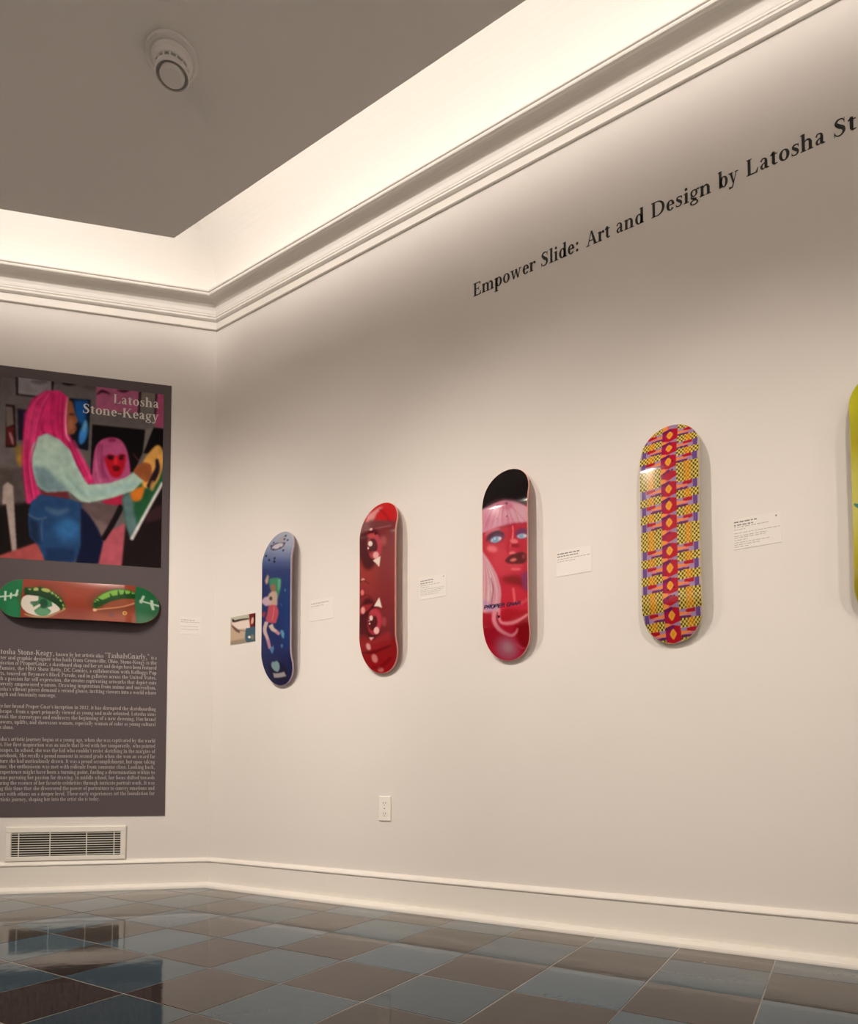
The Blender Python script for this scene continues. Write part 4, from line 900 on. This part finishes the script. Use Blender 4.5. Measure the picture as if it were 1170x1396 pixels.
# ------------------------------------------------------------------ small wall labels
def label_card(label, frame, a0, a1, b0, b1, lines, dot=False):
    o = empty('caption_card', frame.p((a0 + a1) / 2, b0, 0)); rel = o.location.copy(); tag(o, label, 'label', 'white caption cards beside the decks')
    mb = MB(); frame.bevbox(mb, a0, a1, b0, b1, 0, .0014, .0004, rel); mb.build('card', MCARD, o)
    md, ml = MB(), MB(); W = a1 - a0; Hh = b1 - b0; rng = random.Random(int(abs(a0) * 1000))
    for (fy, fx0, fx1, th, dark) in lines:
        x = a0 + W * fx0; y = b1 - Hh * fy
        while x < a0 + W * fx1 - .002:                               # illegible words as short dashes
            wl = min(rng.uniform(.006, .017), a0 + W * fx1 - x); frame.box(md if dark else ml, x, x + wl, y - th / 2, y + th / 2, .0014, .0016, rel); x += wl + rng.uniform(.0022, .0038)
    if dot: frame.box(md, a1 - W * .12, a1 - W * .09, b1 - Hh * .14, b1 - Hh * .09, .0014, .0016, rel)
    if md.v: tag(md.build('caption_title', MINKD, o), kind='stuff')
    if ml.v: tag(ml.build('caption_text', MINK, o), kind='stuff')
std = [(.16, .05, .55, .0042, True), (.27, .05, .50, .0040, True), (.37, .05, .75, .0028, False), (.46, .05, .35, .0028, False), (.56, .05, .92, .0022, False), (.64, .05, .9, .0022, False), (.72, .05, .8, .0022, False), (.80, .05, .7, .0022, False)]
label_card('small white caption card beside the woven-pattern deck', FR, -.295, -.142, 1.432, 1.542, [(.10, .02, .52, .0044, True), (.20, .02, .42, .0042, True), (.27, .02, .74, .0028, False), (.35, .02, .26, .0024, False), (.47, .02, .97, .0024, False), (.56, .02, .7, .0024, False), (.62, .02, .68, .0024, False), (.70, .02, .3, .0024, False), (.78, .02, .75, .0024, False), (.85, .02, .55, .0024, False), (.92, .02, .35, .0024, False)], True)
label_card('small white caption card beside the pink-haired face deck', FR, -.960, -.812, 1.445, 1.551, [(.12, .03, .66, .0046, True), (.22, .03, .62, .0040, True), (.33, .03, .97, .0030, False), (.42, .03, .55, .0026, False)])
label_card('small white caption card beside the red eye deck', FR, -1.630, -1.483, 1.448, 1.552, std, True)
label_card('small white caption card beside the dark blue deck', FR, -2.305, -2.145, 1.434, 1.545, [(.18, .06, .80, .0050, False), (.30, .06, .6, .0034, False)], False)
label_card('small white caption card between the poster and the room corner', FL, -.184, -.068, 1.452, 1.553, [(.18, .05, .7, .0048, False), (.30, .05, .95, .0034, False), (.55, .05, .9, .0026, False), (.72, .05, .9, .0026, False)])

# ------------------------------------------------------------------ small photo print by the blue deck
ph = empty('photo_print', FR.p(-2.80, 1.379, 0)); rel = ph.location.copy(); tag(ph, 'small colour photo print left of the dark blue deck', 'photo')
mb = MB(); FR.box(mb, -2.897, -2.700, 1.379, 1.536, 0, .003, rel); mb.build('backing', MCARD, ph)
at = Art(400, 1000, 1, (180, 158, 136))
at.poly([(60, 750), (280, 710), (280, 770), (60, 800)], (176, 176, 158), 1, 6).path([(95, 775, 10), (110, 792, 20), (150, 780, 12), (215, 770, 8)], (52, 36, 36), 1, 5)
at.poly([(90, 800), (215, 780), (225, 840), (110, 850)], (216, 200, 190), 1, 8).path([(90, 820, 8), (120, 850, 20), (148, 870, 14)], (104, 76, 72), 1, 6).path([(110, 850, 5), (200, 862, 6)], (100, 90, 90), .8, 3)
at.poly([(215, 735), (270, 725), (270, 835), (225, 838)], (104, 30, 30), 1, 5).ell(240, 785, 10, 26, (214, 160, 140), 1, 5, 10).poly([(250, 740), (270, 735), (270, 940), (256, 940)], (40, 24, 26), .9, 5)
at.poly([(192, 850), (215, 838), (262, 832), (265, 930), (192, 938)], (62, 88, 104), 1, 5, True).ell(218, 905, 10, 9, (235, 238, 238), 1, 3).ell(240, 905, 12, 20, (150, 130, 90), .7, 6)
at.poly([(80, 935), (190, 915), (190, 945), (80, 965)], (120, 110, 96), .6, 10)
print_plane('photo_image', FR, -2.897, -2.700, 1.379, 1.536, .0034, 60, 50, warp(at, [(82, 763), (262, 728), (260, 933), (79, 962)]), MPHOTO, ph, rel)

# ------------------------------------------------------------------ air register above the left baseboard
vent = empty('air_register', FL.p(-.758, .168, 0)); rel = vent.location.copy(); tag(vent, 'white metal air register with thin horizontal louvres above the baseboard', 'air vent')
A0, A1, B0, B1 = -1.062, -.453, .168, .353; a0, a1, b0, b1 = -1.034, -.481, .193, .322
mb = MB(); FL.box(mb, a0, a1, b0, b1, .0005, .0015, rel); mb.build('duct_shade_plate', MDARK, vent)  # flat dark plate; its colour stands in for the shade inside the duct
for (p, q, r, s_) in ((A0, A1, b1, B1), (A0, A1, B0, b0), (A0, a0, b0, b1), (a1, A1, b0, b1)):
    mb = MB(); FL.bevbox(mb, p, q, r, s_, 0, .014, .003, rel); mb.build('frame_rail', MVENT, vent)
NS = 10
for k in range(NS):
    z = b0 + (k + .5) * (b1 - b0) / NS; mb = MB()
    P = [FL.p(a, z + dz, c) - rel for a in (a0, a1) for dz, c in ((-.0010, .0105), (.0008, .0110), (.0026, .007), (.0010, .0064))]
    mb.add(P, [(0, 1, 2, 3), (7, 6, 5, 4), (0, 4, 5, 1), (1, 5, 6, 2), (2, 6, 7, 3), (3, 7, 4, 0)]); mb.build('louvre', MVENT, vent)
for x in (a0 + (a1 - a0) * .345, a0 + (a1 - a0) * .68, a0 + .035, a1 - .035):
    mb = MB(); FL.box(mb, x - .0022, x + .0022, b0, b1, .0015, .0055, rel); mb.build('divider', MVENT, vent)

# ------------------------------------------------------------------ electrical outlet on the right wall
out = empty('electrical_outlet', FR.p(-1.822, .412, 0)); rel = out.location.copy(); tag(out, 'white duplex electrical outlet low on the right wall', 'outlet')
mb = MB(); FR.bevbox(mb, -1.857, -1.787, .412, .530, 0, .007, .0025, rel); mb.build('cover_plate', MPLAS, out)
for zc in (.4965, .4455):
    mb = MB(); ring = [(-1.822 + .0165 * math.cos(q), zc + max(-.0135, min(.0135, .0165 * math.sin(q)))) for q in np.linspace(0, 2 * math.pi, 21)[:-1]]
    n = len(ring); v = [FR.p(a, b, .006) - rel for a, b in ring] + [FR.p(a, b, .0085) - rel for a, b in ring]
    mb.add(v, [tuple(range(n, 2 * n))] + [(k, (k + 1) % n, (k + 1) % n + n, k + n) for k in range(n)]); rec = mb.build('receptacle', MPLAS, out)
    for dx, hh in ((-.0065, .0042), (.0065, .0036)):
        mb = MB(); FR.box(mb, -1.822 + dx - .0012, -1.822 + dx + .0012, zc + .002 - hh, zc + .002 + hh, .0083, .0088, rel); mb.build('slot', MSLOT, rec)
    mb = MB(); FR.box(mb, -1.822 - .0022, -1.822 + .0022, zc - .0105, zc - .0065, .0083, .0088, rel); mb.build('slot', MSLOT, rec)
mb = MB(); n = 10; v = [FR.p(-1.822 + .003 * math.cos(6.283 * k / n), .471 + .003 * math.sin(6.283 * k / n), c) - rel for c in (.0068, .0082) for k in range(n)]
mb.add(v, [tuple(range(n, 2 * n))] + [(k, (k + 1) % n, (k + 1) % n + n, k + n) for k in range(n)]); mb.build('screw', MSTEEL, out)

# ------------------------------------------------------------------ smoke detector on the hung ceiling panel
det = empty('smoke_detector', (1.597, 2.135, PANEL_Z)); tag(det, 'small round grey smoke detector with dark vents on the ceiling', 'smoke detector')
def lathe(name, prof, mat, parent, n=40):
    v = [(r * math.cos(6.28318530718 * k / n), r * math.sin(6.28318530718 * k / n), z) for r, z in prof for k in range(n)]
    f = [(i * n + k, i * n + (k + 1) % n, (i + 1) * n + (k + 1) % n, (i + 1) * n + k) for i in range(len(prof) - 1) for k in range(n)]
    f.append(tuple(reversed(range((len(prof) - 1) * n, len(prof) * n)))); return mobj(name, v, f, mat, parent, False)
lathe('mounting_base', [(.098, 0), (.100, -.006), (.097, -.014), (.086, -.018)], MDET, det)
lathe('body', [(.078, -.018), (.074, -.034), (.066, -.046), (.062, -.049)], MDET, det)
lathe('vent_ring', [(.058, -.046), (.058, -.064)], MDETD, det)
lathe('cap', [(.0, -.060), (.063, -.062), (.066, -.067), (.066, -.079), (.061, -.082), (.059, -.079), (.059, -.074)], MDET, det)
lathe('grille', [(.059, -.0742), (.046, -.0752), (.044, -.079), (.0, -.0795)], MDETD, det)
lathe('lens', [(.047, -.0760), (.046, -.084), (.036, -.088), (.0, -.090)], MDET, det)
for k in range(16):
    q = 6.28318530718 * k / 16; c, s_ = math.cos(q), math.sin(q); mb = MB()
    P = [(r * c - e * s_, r * s_ + e * c, z) for z in (-.064, -.047) for r, e in ((.056, -.003), (.064, -.003), (.064, .003), (.056, .003))]
    mb.hexa(P); mb.build('vent_rib', MDET, det)
